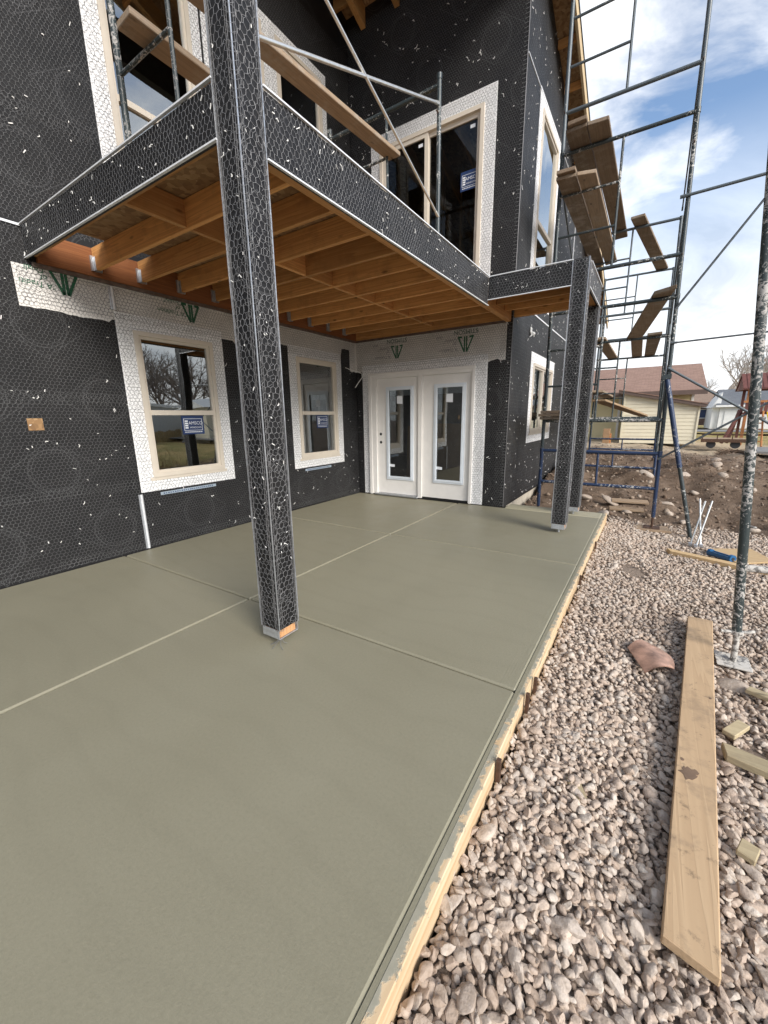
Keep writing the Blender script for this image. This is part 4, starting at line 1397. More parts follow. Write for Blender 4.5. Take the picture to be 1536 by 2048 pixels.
TOW = ((0.5, 'the tower nearest the patio'), (3.5, 'the middle tower along the side wall'), (6.45, 'the farthest tower along the side wall'))
for k, (y, where) in enumerate(TOW):
    zb = (-0.02, 0.10, 0.22)[k]
    hb = ((0.37, 0.84), (0.31, 0.58), (0.45, 0.72))[k]
    scaf_frame('short blue scaffold frame at the foot of ' + where, 3.095, 4.597, y, zb, hb[1] + 0.03, hb, inner=3.86, inner_z=hb, mat='blue')
    scaf_frame('dark scaffold frame second from the ground in ' + where, 3.095, 4.597, y, hb[1] + 0.035, 2.765, (1.27, 2.735), (1.76, 2.25), 3.76, (1.27, 2.735))
    scaf_frame('dark scaffold frame at upper-floor height in ' + where, 3.095, 4.597, y, 2.77, 4.665, (3.205, 4.64), (3.68, 4.16), 3.77, (3.205, 4.64), mat='dark' if k == 0 else 'dark2')
    if k == 0:
        scaf_frame('grey scaffold frame at roof height in ' + where, 3.095, 4.597, y, 4.67, 6.56, (5.095, 6.53), (5.57, 6.055), 3.74, (5.095, 6.53), mat='dark2')
# bases of the tower nearest the patio
t = thing('base_jack', 'screw jack with a plank pad under the right leg of the tower nearest the patio', 'scaffold base', (4.597, 0.5, -0.24), 'scaffold bases')
MB().tube((4.597, 0.5, -0.205), (4.597, 0.5, 0.02), 0.015, 10).build('screw', 'rust', t, smooth=True)
MB().box(4.50, 4.69, 0.41, 0.59, -0.165, -0.157).build('plate', 'rust', t, bevel=0.002)
MB().obox((4.60, 0.50, -0.183), (0.20, 0.03, 0), (-0.02, 0.125, 0), (0, 0, 0.017)).build('pad', 'plankx', t, bevel=0.003)
t = thing('base_jack', 'screw jack under the left leg of the tower nearest the patio', 'scaffold base', (3.095, 0.5, -0.26), 'scaffold bases')
MB().tube((3.095, 0.5, -0.235), (3.095, 0.5, 0.0), 0.015, 10).build('screw', 'rust', t, smooth=True)
MB().box(3.0, 3.19, 0.41, 0.59, -0.243, -0.235).build('plate', 'rust', t, bevel=0.002)

# rods and braces
def rod(label, a, b, r=0.0125, mat='rod', flat=True, group='scaffold braces'):
    a, b = Vector(a), Vector(b)
    t = thing('scaffold_brace', label, 'brace', tuple(a), group)
    MB().tube(a, b, r, 10).build('tube', mat, t, smooth=True)
    d = (b - a).normalized()
    mb = MB()
    for e, s in ((a, 1), (b, -1)):
        mb.tube(e - d * 0.02 * s, e + d * 0.05 * s, r * 1.25, 8)
    mb.build('flattened_end', mat, t, smooth=True)
    return t


LEGX = lambda z: lean(4.597, z, -0.027)
rod('diagonal brace falling to the right from the blue stabiliser leg', (LEGX(1.9), 0.46, 1.90), (6.25, 0.44, 0.78), 0.014, 'dark2')
rod('thin diagonal brace rising to the right over the dirt', (LEGX(.78), 0.475, 0.78), (6.25, 0.455, 1.97), 0.0125)
rod('level rod across the sky just above the shingle roof', (LEGX(2.2), 0.47, 2.205), (6.3, 0.47, 2.26), 0.011)
rod('level rod across the sky at upper-floor height', (LEGX(3.8) - 0.06, 0.47, 3.805), (6.2, 0.47, 3.86), 0.0165, 'dark2')
rod('diagonal rod rising into the sky toward the right edge', (LEGX(2.6), 0.46, 2.60), (5.75, 0.46, 4.45), 0.0125)
st = thing('stabiliser_leg', 'thick blue stabiliser tube propped against the tower nearest the patio', 'scaffold leg', (5.03, 0.36, -0.25))
a, b, c = Vector((4.53, 0.44, 1.80)), Vector((4.80, 0.41, 0.68)), Vector((5.035, 0.38, -0.26))
MB().tube(a, b, 0.029, 14).build('upper_tube', 'blue', st, smooth=True)
MB().tube(b - (b - a) * 0.03, c, 0.0235, 14).build('lower_tube', 'dark', st, smooth=True)
MB().obox(a, (0.05, 0, 0.01), (0, 0.035, 0), (0, 0, 0.03)).build('clamp', 'dark', st, bevel=0.004)
# long bracing rods inside the towers
for (lab, p, q) in (('steep brace along the outer legs between the two nearest towers', (LEGX(4.4), 0.55, 4.4), (LEGX(2.9), 3.45, 2.95)),
                    ('second steep brace along the outer legs between the two nearest towers', (LEGX(2.9), 0.55, 2.95), (LEGX(4.4), 3.45, 4.4)),
                    ('low brace between the two nearest towers, its near end lower', (LEGX(1.0), 0.55, 1.0), (LEGX(2.4), 3.45, 2.45)),
                    ('low brace between the two nearest towers, its near end higher', (LEGX(2.4), 0.55, 2.45), (LEGX(1.0), 3.45, 1.0)),
                    ('roof-height brace running back from the tower nearest the patio', (LEGX(6.2), 0.55, 6.2), (LEGX(4.8), 3.45, 4.75)),
                    ('outer brace between the middle tower and the farthest tower', (LEGX(2.9), 3.55, 2.95), (LEGX(4.4), 6.4, 4.4)),
                    ('inner brace between the two nearest towers beside the wall', (3.06, 0.55, 4.4), (3.06, 3.45, 3.0)),
                    ('inner brace between the middle tower and the farthest tower', (3.06, 3.55, 2.5), (3.06, 6.4, 1.1))):
    rod(lab, p, q, 0.011)


# planks -----------------------------------------------------------------
def plank(label, a0, a1, b0, b1, z0, z1, th=0.042, mat='plank', group='scaffold planks', bevel=0.005, name='scaffold_plank'):
    """quad in plan: near edge a0-a1, far edge b0-b1"""
    mb = MB()
    za, zb = z0, z1
    pts = [(a0[0], a0[1], za), (a1[0], a1[1], za), (b1[0], b1[1], zb), (b0[0], b0[1], zb)]
    mb.prism(pts, (0, 0, th))
    o = mb.build(name, mat, None, bevel=bevel)
    return tag(o, label, 'plank', group)


plank('topmost scaffold plank under the eave, the one nearer the wall', (3.165, .12), (3.395, .11), (3.17, 4.05), (3.40, 4.0), 4.665, 4.665, mat='plankdark')
plank('topmost scaffold plank under the eave, the one nearer the sky', (3.402, .11), (3.625, .13), (3.42, 3.95), (3.65, 3.92), 4.665, 4.665, mat='plankdark')
plank('lower plank of the pair over the far posts, the one nearer the wall', (3.10, .09), (3.318, .11), (3.105, 3.72), (3.315, 3.7), 4.18, 4.18)
plank('lower plank of the pair over the far posts, the one nearer the sky', (3.335, .11), (3.535, .17), (3.34, 3.74), (3.54, 3.66), 4.18, 4.18)
plank('cap plank lying on the near end of the topmost pair', (3.19, .06), (3.40, .05), (3.19, 1.2), (3.40, 1.2), 4.709, 4.709, mat='plankdark')
plank('cap plank lying on the near end of the lower pair', (3.11, .04), (3.32, .05), (3.11, 1.3), (3.32, 1.3), 4.224, 4.224, mat='plankdark')
plank('single plank slanting across the open sky between the towers', (3.73, 3.14), (3.94, 3.11), (4.13, 6.54), (4.36, 6.45), 4.665, 4.665)
plank('diagonal plank over the shed roof from the outer leg inward', (4.28, .34), (4.50, .17), (3.85, 3.62), (4.14, 3.30), 2.76, 2.76)
plank('left one of the two short-looking planks above the shingle roof', (3.92, 3.42), (4.12, 3.42), (3.83, 6.7), (4.05, 6.7), 2.803, 2.765)
plank('right one of the two short-looking planks above the shingle roof', (4.19, 3.41), (4.42, 3.37), (4.10, 6.7), (4.32, 6.7), 2.765, 2.765)
plank('plank beside the rear far post at lower window-head height', (3.30, 3.3), (3.52, 3.3), (3.30, 6.7), (3.52, 6.7), 2.765, 2.765)
plank('sagging plank beside the rear far post at mid height', (3.35, 3.25), (3.58, 3.3), (3.30, 6.6), (3.55, 6.7), 1.78, 1.78)
plank('sloping pale plank in front of the yellow wall', (3.35, 3.6), (3.6, 3.6), (4.15, 6.6), (4.35, 6.5), 1.62, 1.292, mat='board')
for i, (x0, x1, dy) in enumerate(((3.045, 3.33, 0.0), (3.03, 3.345, -0.02), (3.05, 3.34, 0.015))):
    plank(('bottom', 'middle', 'top')[i] + ' board of the stack on the rung by the side window', (x0, .38 + dy), (x1, .38 + dy), (x0, 3.62), (x1, 3.62), 1.293 + i * 0.043, 1.293 + i * 0.043, 0.040, mat='plankdark')

# scaffold standing on the deck ---------------------------------------------
scaf_frame('blue-green scaffold frame on the deck in front of the sliding door', 0.62, 2.155, -1.25, 2.905, 4.88, (3.36, 4.78), (3.85, 4.325), 1.475, (3.36, 4.79), mat='dark', l0=0, l1=-0.004)
scaf_frame('dark scaffold frame on the deck left of the near post', 0.83, 2.155, -3.93, 2.905, 4.88, (3.36, 4.82), (3.86,), 1.485, (3.36, 4.82), mat='crusted', l0=-0.005, l1=0)
rod('bright silver brace slanting gently from the near post to the blue upright', (2.16, -3.9, 3.575), (2.14, -1.30, 4.60), 0.0145, 'steel')
rod('bright silver brace falling steeply to the foot of the blue upright', (2.16, -3.9, 4.52), (2.15, -1.28, 3.56), 0.0125, 'steel')
plank('long brown plank on the deck scaffold right of the near post', (1.30, -4.6), (1.47, -4.6), (1.425, -1.16), (1.60, -1.16), 4.205, 4.345, 0.045)
plank('short brown plank on the deck scaffold left of the near post', (1.155, -4.10), (1.345, -4.11), (1.15, -1.3), (1.34, -1.3), 3.885, 3.885, 0.045)

# near scaffold at the right edge ---------------------------------------------
t = thing('scaffold', 'plaster-crusted scaffold upright on a screw jack at the right edge', 'scaffold', (5.02, -2.93, -0.165))
xz = lambda z: 5.012 - 0.088 * z
MB().tube((xz(0.06), -2.93, 0.06), (xz(3.6), -2.93, 3.6), 0.0245, 16).build('leg', 'crusted', t, smooth=True)
for z in (0.46, 1.9):
    MB().tube((xz(z), -2.93, z), (xz(z) + 1.5, -2.80, z + 0.06), 0.021, 12).build('crossbar', 'plastered', t, smooth=True)
MB().tube((xz(0.06) + 1.5, -2.80, 0.06), (xz(3.6) + 1.5, -2.80, 3.6), 0.0235, 12).build('leg', 'crusted', t, smooth=True)
for dx, dy in ((0, 0), (1.5, 0.13)):
    MB().tube((5.02 + dx, -2.93 + dy, -0.155), (5.008 + dx, -2.93 + dy, 0.10), 0.0165, 12).build('screw', 'plastered', t, smooth=True)
    MB().box(4.93 + dx, 5.10 + dx, -3.015 + dy, -2.845 + dy, -0.150, -0.138).build('plate', 'plastered', t, bevel=0.003)
    mb = MB()
    mb.tube((5.012 + dx, -2.93 + dy, 0.038), (5.011 + dx, -2.93 + dy, 0.062), 0.030, 12)
    mb.tube((4.93 + dx, -2.955 + dy, 0.052), (5.012 + dx, -2.93 + dy, 0.05), 0.0095, 8)
    mb.tube((5.012 + dx, -2.93 + dy, 0.05), (5.095 + dx, -2.885 + dy, 0.056), 0.0095, 8)
    mb.build('wing_nut', 'plastered', t, smooth=True)
for z in (0.72, 1.33):
    MB().tube((xz(z), -2.93, z), (xz(z) + 0.05, -2.945, z - 0.01), 0.007, 6).build('pin', 'plastered', t)


# ------------------------------------------------------------------ gravel
def ico(sub):
    bm = bmesh.new()
    bmesh.ops.create_icosphere(bm, subdivisions=sub, radius=1.0)
    v = np.array([x.co[:] for x in bm.verts])
    f = np.array([[q.index for q in p.verts] for p in bm.faces])
    bm.free()
    return v, f


ICO1, ICO2, ICO3 = ico(1), ico(2), ico(3)


def variants(base, n, amt, facets=5):
    out = []
    for _ in range(n):
        v = base[0].copy()
        for _k in range(facets):
            d = RNG.normal(size=3)
            d /= np.linalg.norm(d)
            c = RNG.uniform(0.54, 0.87)
            s = v @ d
            v = v - np.where(s > c, s - c, 0)[:, None] * d
        v += RNG.normal(0, amt, v.shape)
        out.append(v)
    return out


VA2, VA1 = variants(ICO2, 24, 0.02, 9), variants(ICO1, 16, 0.10, 3)
VA3 = variants(ICO3, 36, 0.016, 9)


def rand_rot(n, tilt):
    a = RNG.uniform(0, 2 * np.pi, n)
    b = RNG.normal(0, tilt, n)
    c = RNG.normal(0, tilt, n)
    ca, sa, cb, sb, cc, sc = np.cos(a), np.sin(a), np.cos(b), np.sin(b), np.cos(c), np.sin(c)
    z = np.zeros(n)
    o = np.ones(n)
    Rz = np.array([[ca, -sa, z], [sa, ca, z], [z, z, o]]).transpose(2, 0, 1)
    Ry = np.array([[cb, z, sb], [z, o, z], [-sb, z, cb]]).transpose(2, 0, 1)
    Rx = np.array([[o, z, z], [z, cc, -sc], [z, sc, cc]]).transpose(2, 0, 1)
    return Rz @ Ry @ Rx


def scatter(name, P, S, va, faces, mat, tilt=0.5, parent=None, sharp=None, rv=None):
    n = len(P)
    which = RNG.integers(0, len(va), n)
    base = np.stack(va)[which]
    Rm = rand_rot(n, tilt)
    v = np.einsum('nij,nkj->nki', Rm, base * S[:, None, :]) + P[:, None, :]
    m = base.shape[1]
    F = (faces[None] + (np.arange(n) * m)[:, None, None]).reshape(-1, 3)
    o = np_mesh(name, v.reshape(-1, 3), F, mat, parent, smooth=True, rnd=np.repeat(RNG.random(n) if rv is None else rv, m))
    if sharp:
        o.data.set_sharp_from_angle(angle=R(sharp))
    print(name, n)
    return o


def cam_uv(P):
    d = P - np.array(CAM)
    z = d @ np.array(fw)
    return z, (d @ np.array(rt2)) / np.maximum(z, .05) * 801.1, (d @ np.array(up2)) / np.maximum(z, .05) * 801.1


def grav_points(sp, x0, x1, y0, y1):
    xs = np.arange(x0, x1, sp)
    ys = np.arange(y0, y1, sp * 0.87)
    X, Y = np.meshgrid(xs, ys, indexing='ij')
    X = X + (np.arange(len(ys)) % 2)[None] * sp / 2
    X = X + RNG.normal(0, sp * 0.22, X.shape)
    Y = Y + RNG.normal(0, sp * 0.22, Y.shape)
    return X.ravel(), Y.ravel()


near, far_, close = [], [], []
for layer, sp in enumerate((0.025, 0.029, 0.033, 0.072)):
    X, Y = grav_points(sp, 4.072, 6.7, -6.6, 1.5)
    z, u, v_ = cam_uv(np.stack([X, Y, np.full_like(X, -0.15)], -1))
    keep = (z > 0.25) & (np.abs(u) < 960 + 500 / np.maximum(z, .3)) & (np.abs(v_) < 1200 + 400 / np.maximum(z, .3))
    edge = 0.75 + 0.5 * fbm(X * 1.1, Y * 1.1, 3) * 2
    keep &= RNG.random(len(X)) < sstep(edge + 0.35, edge - 0.25, Y)
    # bare soil patches
    bare = np.exp(-((X - 4.43) ** 2 / 0.018 + (Y + 1.55) ** 2 / 0.05)) + np.exp(-((X - 5.0) ** 2 / 0.008 + (Y + 3.78) ** 2 / 0.02))
    keep &= RNG.random(len(X)) > bare * 1.3
    if layer == 0:
        keep &= z < 2.6
    X, Y, z = X[keep], Y[keep], z[keep]
    n = len(X)
    sz = np.clip(RNG.lognormal(math.log(0.0134), 0.30, n), 0.008, 0.027) * (0.68, 1.0, 1.0, 1.12)[layer]
    S = np.stack([sz * RNG.uniform(1.0, 1.7, n), sz * RNG.uniform(0.75, 1.0, n), sz * RNG.uniform(0.55, 0.8, n)], -1)
    Z = gh(X, Y) + (0.004, 0.004, 0.014, 0.025)[layer] + RNG.normal(0, 0.003, n)
    P = np.stack([X, Y, Z], -1)
    m = (z < 2.05) & (layer > 0)
    m0 = (z < 1.3) & (layer > 1)
    rv = RNG.uniform(0, 0.34, n) if layer == 0 else (RNG.uniform(0.0, 0.75, n) if layer == 1 else RNG.uniform(0.15, 1.0, n))
    close.append((P[m0], S[m0], rv[m0]))
    near.append((P[m & ~m0], S[m & ~m0], rv[m & ~m0]))
    far_.append((P[~(m | m0)], S[~(m | m0)], rv[~(m | m0)]))
P, S, RV = (np.concatenate([q[i] for q in close]) for i in range(3))
g = stuff(scatter('gravel', P, S, VA3, ICO3[1], 'stone', 0.36, sharp=30, rv=RV))
tag(g, 'coarse grey-pink crushed gravel in the foreground beside the slab', 'gravel')
P, S, RV = (np.concatenate([q[i] for q in near]) for i in range(3))
g = stuff(scatter('gravel', P, S, VA2, ICO2[1], 'stone', 0.36, sharp=38, rv=RV))
tag(g, 'loose grey-pink crushed gravel round the muddy pine plank', 'gravel')
P, S, RV = (np.concatenate([q[i] for q in far_]) for i in range(3))
g = stuff(scatter('gravel', P, S, VA1, ICO1[1], 'stone', 0.45, rv=RV))
tag(g, 'loose grey-pink crushed gravel beyond the near scaffold upright', 'gravel')

# soil clods over the dirt bank
n = 4600
X = RNG.uniform(2.75, 9.5, n)
Y = 0.7 + 11 * RNG.random(n) ** 1.6
sz = np.clip(RNG.lognormal(math.log(0.016), 0.55, n), 0.006, 0.06)
S = np.stack([sz * RNG.uniform(1, 1.6, n), sz, sz * RNG.uniform(.5, .8, n)], -1)
g = stuff(scatter('soil_clods', np.stack([X, Y, gh(X, Y) + sz * 0.15], -1), S, VA1, ICO1[1], 'clod', 0.5))
tag(g, 'brown soil clods and small stones over the dirt bank', 'soil')
# roots and dry stalks in the torn soil
mb = MB()
for _ in range(420):
    x, y = 5.4 + random.gauss(0, .55), 3.9 + random.gauss(0, 1.0)
    if random.random() < 0.25:
        x, y = random.uniform(3, 8), random.uniform(2, 9)
    z = float(gh(x, y))
    t = random.uniform(0, 6.28)
    L = random.uniform(0.05, 0.2)
    mb.path([(x, y, z - .01), (x + L * .5 * math.cos(t), y + L * .5 * math.sin(t), z + random.uniform(.01, .07)), (x + L * math.cos(t + .4), y + L * math.sin(t + .4), z + random.uniform(0, .05))], random.uniform(.002, .005), 4)
g = stuff(mb.build('dry_roots', 'root'))
tag(g, 'tangle of dry roots and stalks in the torn dirt mound', 'roots')


def rock(label, x, y, s, flat=0.5, mat='rock', group='rocks in the dirt'):
    v = VA2[random.randrange(24)] * np.array([s * random.uniform(.9, 1.4), s * random.uniform(.7, 1), s * flat])
    v = v @ rand_rot(1, 0.25)[0].T + np.array([x, y, float(gh(x, y)) + s * flat * 0.35])
    o = np_mesh('rock', v, ICO2[1], mat, None, smooth=False, rnd=np.full(len(v), random.random()))
    return tag(o, label, 'rock', group)


for (lab, x, y, s, fl) in (
        ('flat pale rock at the foot of the dirt bank right of the stabiliser leg', 5.22, 2.9, .13, .35),
        ('pale rock behind the crossbars of the blue frame', 4.45, 3.3, .14, .45),
        ('flat slab of rock left of the blue outer leg', 4.02, 1.75, .15, .3),
        ('light rock just right of the blue outer leg', 4.78, 2.0, .12, .5),
        ('small white rock in front of the dirt bank', 4.83, 1.5, .06, .7),
        ('pale rock on the left half of the dirt bank', 3.62, 1.9, .11, .5),
        ('brown rock low on the dirt near the form corner', 3.95, 1.05, .12, .5),
        ('pale flat rock half way up the mound right of the stabiliser', 5.1, 3.6, .11, .3),
        ('upper rock of the pale streak down the mound', 5.62, 4.6, .10, .7),
        ('middle rock of the pale streak down the mound', 5.60, 4.15, .10, .7),
        ('lower rock of the pale streak down the mound', 5.66, 3.7, .11, .6),
        ('pale stone right of the crusted upright', 5.75, 1.2, .10, .4),
        ('stone on the dirt behind the crusted upright', 6.0, 3.2, .13, .35),
        ('whitish stone at the edge of the dirt near the 2x4', 5.55, 0.3, .05, .8),
        ('tan stone between the silver stakes and the bank', 4.98, 1.15, .07, .6),
        ('broken stone under the lower blue crossbar', 4.25, 1.35, .10, .4)):
    rock(lab, x, y, s, fl)
rock('large lichen-yellow rock by the plate of the crusted upright', 4.99, -3.20, .075, .55, group='large rocks in the gravel')
rock('tan rock under the rust-red shard', 4.66, -3.38, .05, .6, group='large rocks in the gravel')
rock('flat tan rock behind the rust-red shard', 4.64, -2.98, .06, .35, group='large rocks in the gravel')

# ------------------------------------------------------------------ loose things on the gravel
pl = MB()
pl.prism([(4.615, -4.82, -0.128), (4.745, -4.85, -0.128), (4.955, -2.50, -0.122), (4.812, -2.50, -0.122)], (0, 0, 0.036))
tag(pl.build('plank', 'board', None, bevel=0.004), 'long muddy pine plank lying on the gravel beside the crusted upright', 'plank')
mud = MB()
for (mx_, my_, L_, n_) in ((4.715, -4.13, .026, 17), (4.738, -4.11, .013, 11), (4.70, -4.06, .007, 8), (4.845, -3.52, .006, 9)):
    zt_ = -0.0918 + 0.006 * (my_ + 4.8) / 2.3
    mud.prism([(mx_ + L_ * (0.55 + 0.75 * random.random()) * math.cos(k * 6.283 / n_), my_ + 1.5 * L_ * (0.45 + 0.85 * random.random()) * math.sin(k * 6.283 / n_), zt_) for k in range(n_)], (0, 0, 0.0012))
mo = stuff(mud.build('dried_mud', 'root', None, fixn=True))
tag(mo, 'dried dark mud stain on the long muddy pine plank', 'mud')
p2 = MB().prism([(4.735, -0.60, -0.172), (4.765, -0.70, -0.172), (5.75, -1.08, -0.172), (5.75, -0.98, -0.172)], (0, 0, 0.05))
tag(p2.build('lumber', 'pinex', None, bevel=0.004), 'clean pine 2x4 lying across the gravel behind the crusted upright', 'lumber')
p3 = MB().prism([(5.13, -0.34, -0.152), (5.33, -0.78, -0.152), (5.66, -0.52, -0.152), (5.53, -0.12, -0.152)], (0, 0, 0.016))
tag(p3.build('wood_sheet', 'pinex', None, bevel=0.002), 'square offcut of pine sheet behind the blue tool', 'wood sheet')
p4 = MB().prism([(4.865, -3.80, -0.158), (4.872, -3.885, -0.158), (5.6, -4.03, -0.158), (5.6, -3.94, -0.158)], (0, 0, 0.038))
tag(p4.build('lumber', 'pale', None, bevel=0.004), 'pale weathered 2x4 end at the right edge of the gravel', 'lumber')
for lab, c, a, L in (('yellow offcut of lumber right of the lichen-yellow rock', (5.085, -3.28, -0.125), -0.5, .055),
                     ('narrow yellow wood block above the pale 2x4', (4.935, -3.66, -0.13), 1.0, .065),
                     ('small wood chip beside the muddy pine plank near the right edge', (4.875, -4.36, -0.128), 1.2, .03),
                     ('grey wood splinter among the stones between form and plank', (4.34, -4.43, -0.118), 2.1, .05)):
    ca, sa = math.cos(a), math.sin(a)
    o = MB().obox(c, (L * ca, L * sa, 0.004), (-0.026 * sa, 0.026 * ca, 0), (0, 0, 0.012)).build('wood_offcut', 'pale', None, bevel=0.003)
    tag(o, lab, 'wood offcut', 'wood offcuts on the gravel')
# curved rust-red shard
mb = MB()
for i in range(10):
    for j in range(5):
        pass
shp = []
for i in range(13):
    t = i / 12
    a0 = Vector((4.462 + 0.10 * t, -3.165 - 0.25 * t, -0.108))
    a1 = Vector((4.555 + 0.15 * t + 0.055 * math.sin(math.pi * t), -3.02 - 0.26 * t + 0.02 * math.sin(math.pi * t), -0.108))
    row = []
    for j in range(9):
        s = j / 8
        p = a0.lerp(a1, s)
        p.z += 0.03 * math.sin(math.pi * s) + 0.002
        row.append(p)
    shp.append(row)
for th in (0, -0.004):
    k = len(mb.v)
    for row in shp:
        for p in row:
            mb.v.append((p.x, p.y, p.z + th))
    for i in range(12):
        for j in range(8):
            q = (k + i * 9 + j, k + i * 9 + j + 1, k + i * 9 + j + 10, k + i * 9 + j + 9)
            mb.f.append(q if th else q[::-1])
tag(mb.build('shard', 'shard', None, smooth=True), 'curved rust-red shard lying on the gravel left of the pine plank', 'shard')
# blue hand tool (chalk-line reel shape)
t = thing('hand_tool', 'blue hand tool with black grip lying against the pine 2x4', 'tool', (5.2, -0.66, -0.16))
a, b = Vector((5.135, -0.535, -0.125)), Vector((5.285, -0.70, -0.12))
d = (b - a).normalized()
s = Vector((-d.y, d.x, 0))
MB().obox((a + b) / 2 + s * 0.028, d * 0.115, s * 0.009, Vector((0, 0, 0.022))).build('side_bar', 'toolblue', t, bevel=0.006)
MB().obox((a + b) / 2 - s * 0.028, d * 0.115, s * 0.009, Vector((0, 0, 0.022))).build('side_bar', 'toolblue', t, bevel=0.006)
MB().tube((a + b) / 2 - d * 0.1, (a + b) / 2 + d * 0.1, 0.017, 12).build('grip', 'toolblack', t, smooth=True)
MB().tube(b - d * 0.012, b + d * 0.018, 0.042, 18).build('end_cap', 'toolblue', t, smooth=True)
MB().tube(a - d * 0.018, a + d * 0.012, 0.038, 18).build('end_cap', 'toolblue', t, smooth=True)
MB().tube(b + d * 0.018, b + d * 0.020, 0.018, 14).build('bolt', 'toolblack', t, smooth=True)
# leaning silver stakes
for lab, a, b in (('left silver stake of the crossed bundle by the stabiliser foot', (4.985, -0.12, -0.19), (5.075, 0.02, 0.34)),
                  ('middle silver stake of the crossed bundle by the stabiliser foot', (5.085, -0.13, -0.19), (5.02, 0.03, 0.36)),
                  ('right silver stake of the crossed bundle by the stabiliser foot', (5.035, -0.17, -0.19), (5.135, 0.0, 0.35))):
    t = thing('metal_stake', lab, 'stake', a, 'leaning silver stakes')
    MB().tube(a, b, 0.011, 10).build('shaft', 'steel', t, smooth=True)
    MB().obox(Vector(a) + Vector((0, 0, 0.02)), (0.019, 0, 0), (0, 0.019, 0), (0, 0, 0.019)).build('head', 'galv', t, bevel=0.003)
# boards half buried in the bank
for lab, c, L in (('upper grey board half buried in the dirt behind the blue leg', (4.28, 1.75), .26), ('lower grey board half buried in the dirt behind the blue leg', (4.25, 1.5), .24)):
    z = float(gh(c[0], c[1])) + 0.03
    o = MB().obox((c[0], c[1], z), (L, 0.03, 0), (-0.01, 0.07, 0.01), (0, 0, 0.015)).build('board', 'plankx', None, bevel=0.003)
    tag(o, lab, 'board', 'boards in the dirt')


# ------------------------------------------------------------------ background buildings
def lap_wall(mb, x0, x1, y, z0, z1f, course=0.15):
    """lap siding facing -y; z1f(x) = top of wall"""
    z = z0
    zmax = max(z1f(x0), z1f(x1))
    while z < zmax - 0.01:
        t0, t1 = z, z + course
        xs = np.linspace(x0, x1, 25)
        xs = [x for x in xs if z1f(x) > t0 + 0.01]
        if len(xs) >= 2:
            a, b = xs[0], xs[-1]
            ta, tb = min(t1, z1f(a)), min(t1, z1f(b))
            mb.poly([(a, y - 0.016, t0), (b, y - 0.016, t0), (b, y, tb), (a, y, ta)])
            mb.poly([(a, y, t0), (b, y, t0), (b, y - 0.016, t0), (a, y - 0.016, t0)])
        z += course


shed = thing('shed', 'cream lap-sided lean-to shed with a brown sloping roof edge', 'shed', (3.37, 15.0, 0.15))
mb = MB()
tp = lambda x: 2.20 - (x - 3.37) * 0.215
lap_wall(mb, 3.37, 6.02, 15.0, 0.12, tp)
mb.build('siding', 'cream', shed)
MB().prism([(3.37, 15.002, 0.12), (6.02, 15.002, 0.12), (6.02, 15.002, 1.62), (3.37, 15.002, 2.19)], (0, 2.0, 0)).build('wall', 'cream', shed, fixn=True)
for x in (3.345, 5.99):
    MB().box(x, x + 0.06, 14.955, 14.975, 0.12, tp(x) - 0.01).build('corner_trim', 'cream', shed)
MB().prism([(3.12, 14.80, 2.25), (6.22, 14.80, 1.585), (6.22, 14.80, 1.70), (3.12, 14.80, 2.365)], (0, 2.2, 0)).build('roof', 'browntrim', shed, fixn=True)
MB().prism([(3.12, 14.78, 2.37), (6.25, 14.78, 1.70), (6.25, 14.78, 1.73), (3.12, 14.78, 2.40)], (0, 2.22, 0)).build('shingles', 'shingle', shed, fixn=True)

nb = thing('house', 'yellow-sided neighbour house with a brown shingle roof behind the shed', 'house', (2.0, 17.5, 0.1))
mb = MB()
lap_wall(mb, -4.0, 5.95, 17.6, 0.0, lambda x: 2.45, 0.17)
mb.build('siding', 'yellow', nb)
MB().box(-4.0, 5.94, 17.62, 25.4, 0.0, 2.45).build('wall', 'cream', nb)
mb = MB()
mb.prism([(6.35, 16.95, 2.37), (6.35, 22.0, 3.92), (6.35, 27.0, 2.37), (6.35, 27.0, 2.29), (6.35, 22.0, 3.82), (6.35, 16.95, 2.29)], (-10.6, 0, 0))
rf = mb.build('roof', 'shingle', nb, fixn=True)
MB().box(-4.25, 6.36, 16.90, 16.95, 2.17, 2.36).build('fascia', 'browntrim', rf)
MB().prism([(5.92, 17.62, 2.4), (5.92, 25.4, 2.4), (5.92, 21.6, 3.75)], (0.02, 0, 0)).build('gable', 'cream', nb, fixn=True)
MB().box(-4.2, 6.3, 16.95, 17.6, 2.27, 2.285).build('soffit', 'browntrim', nb)
for x in (5.86,):
    MB().box(x, x + 0.1, 17.56, 17.6, 0.0, 2.2).build('corner_trim', 'white', nb)
MB().box(3.0, 3.10, 17.50, 17.575, 0.2, 2.2).build('downspout', 'white', nb)
t = thing('utility_box', 'brown cabinet standing against the yellow wall', 'cabinet', (2.9, 14.6, 0.1))
MB().box(2.72, 2.98, 14.4, 14.65, 0.1, 0.75).build('body', 'panelbrown', t, bevel=0.01)
MB().box(2.99, 3.04, 14.42, 14.6, 0.1, 0.55).build('side_post', 'orange', t)

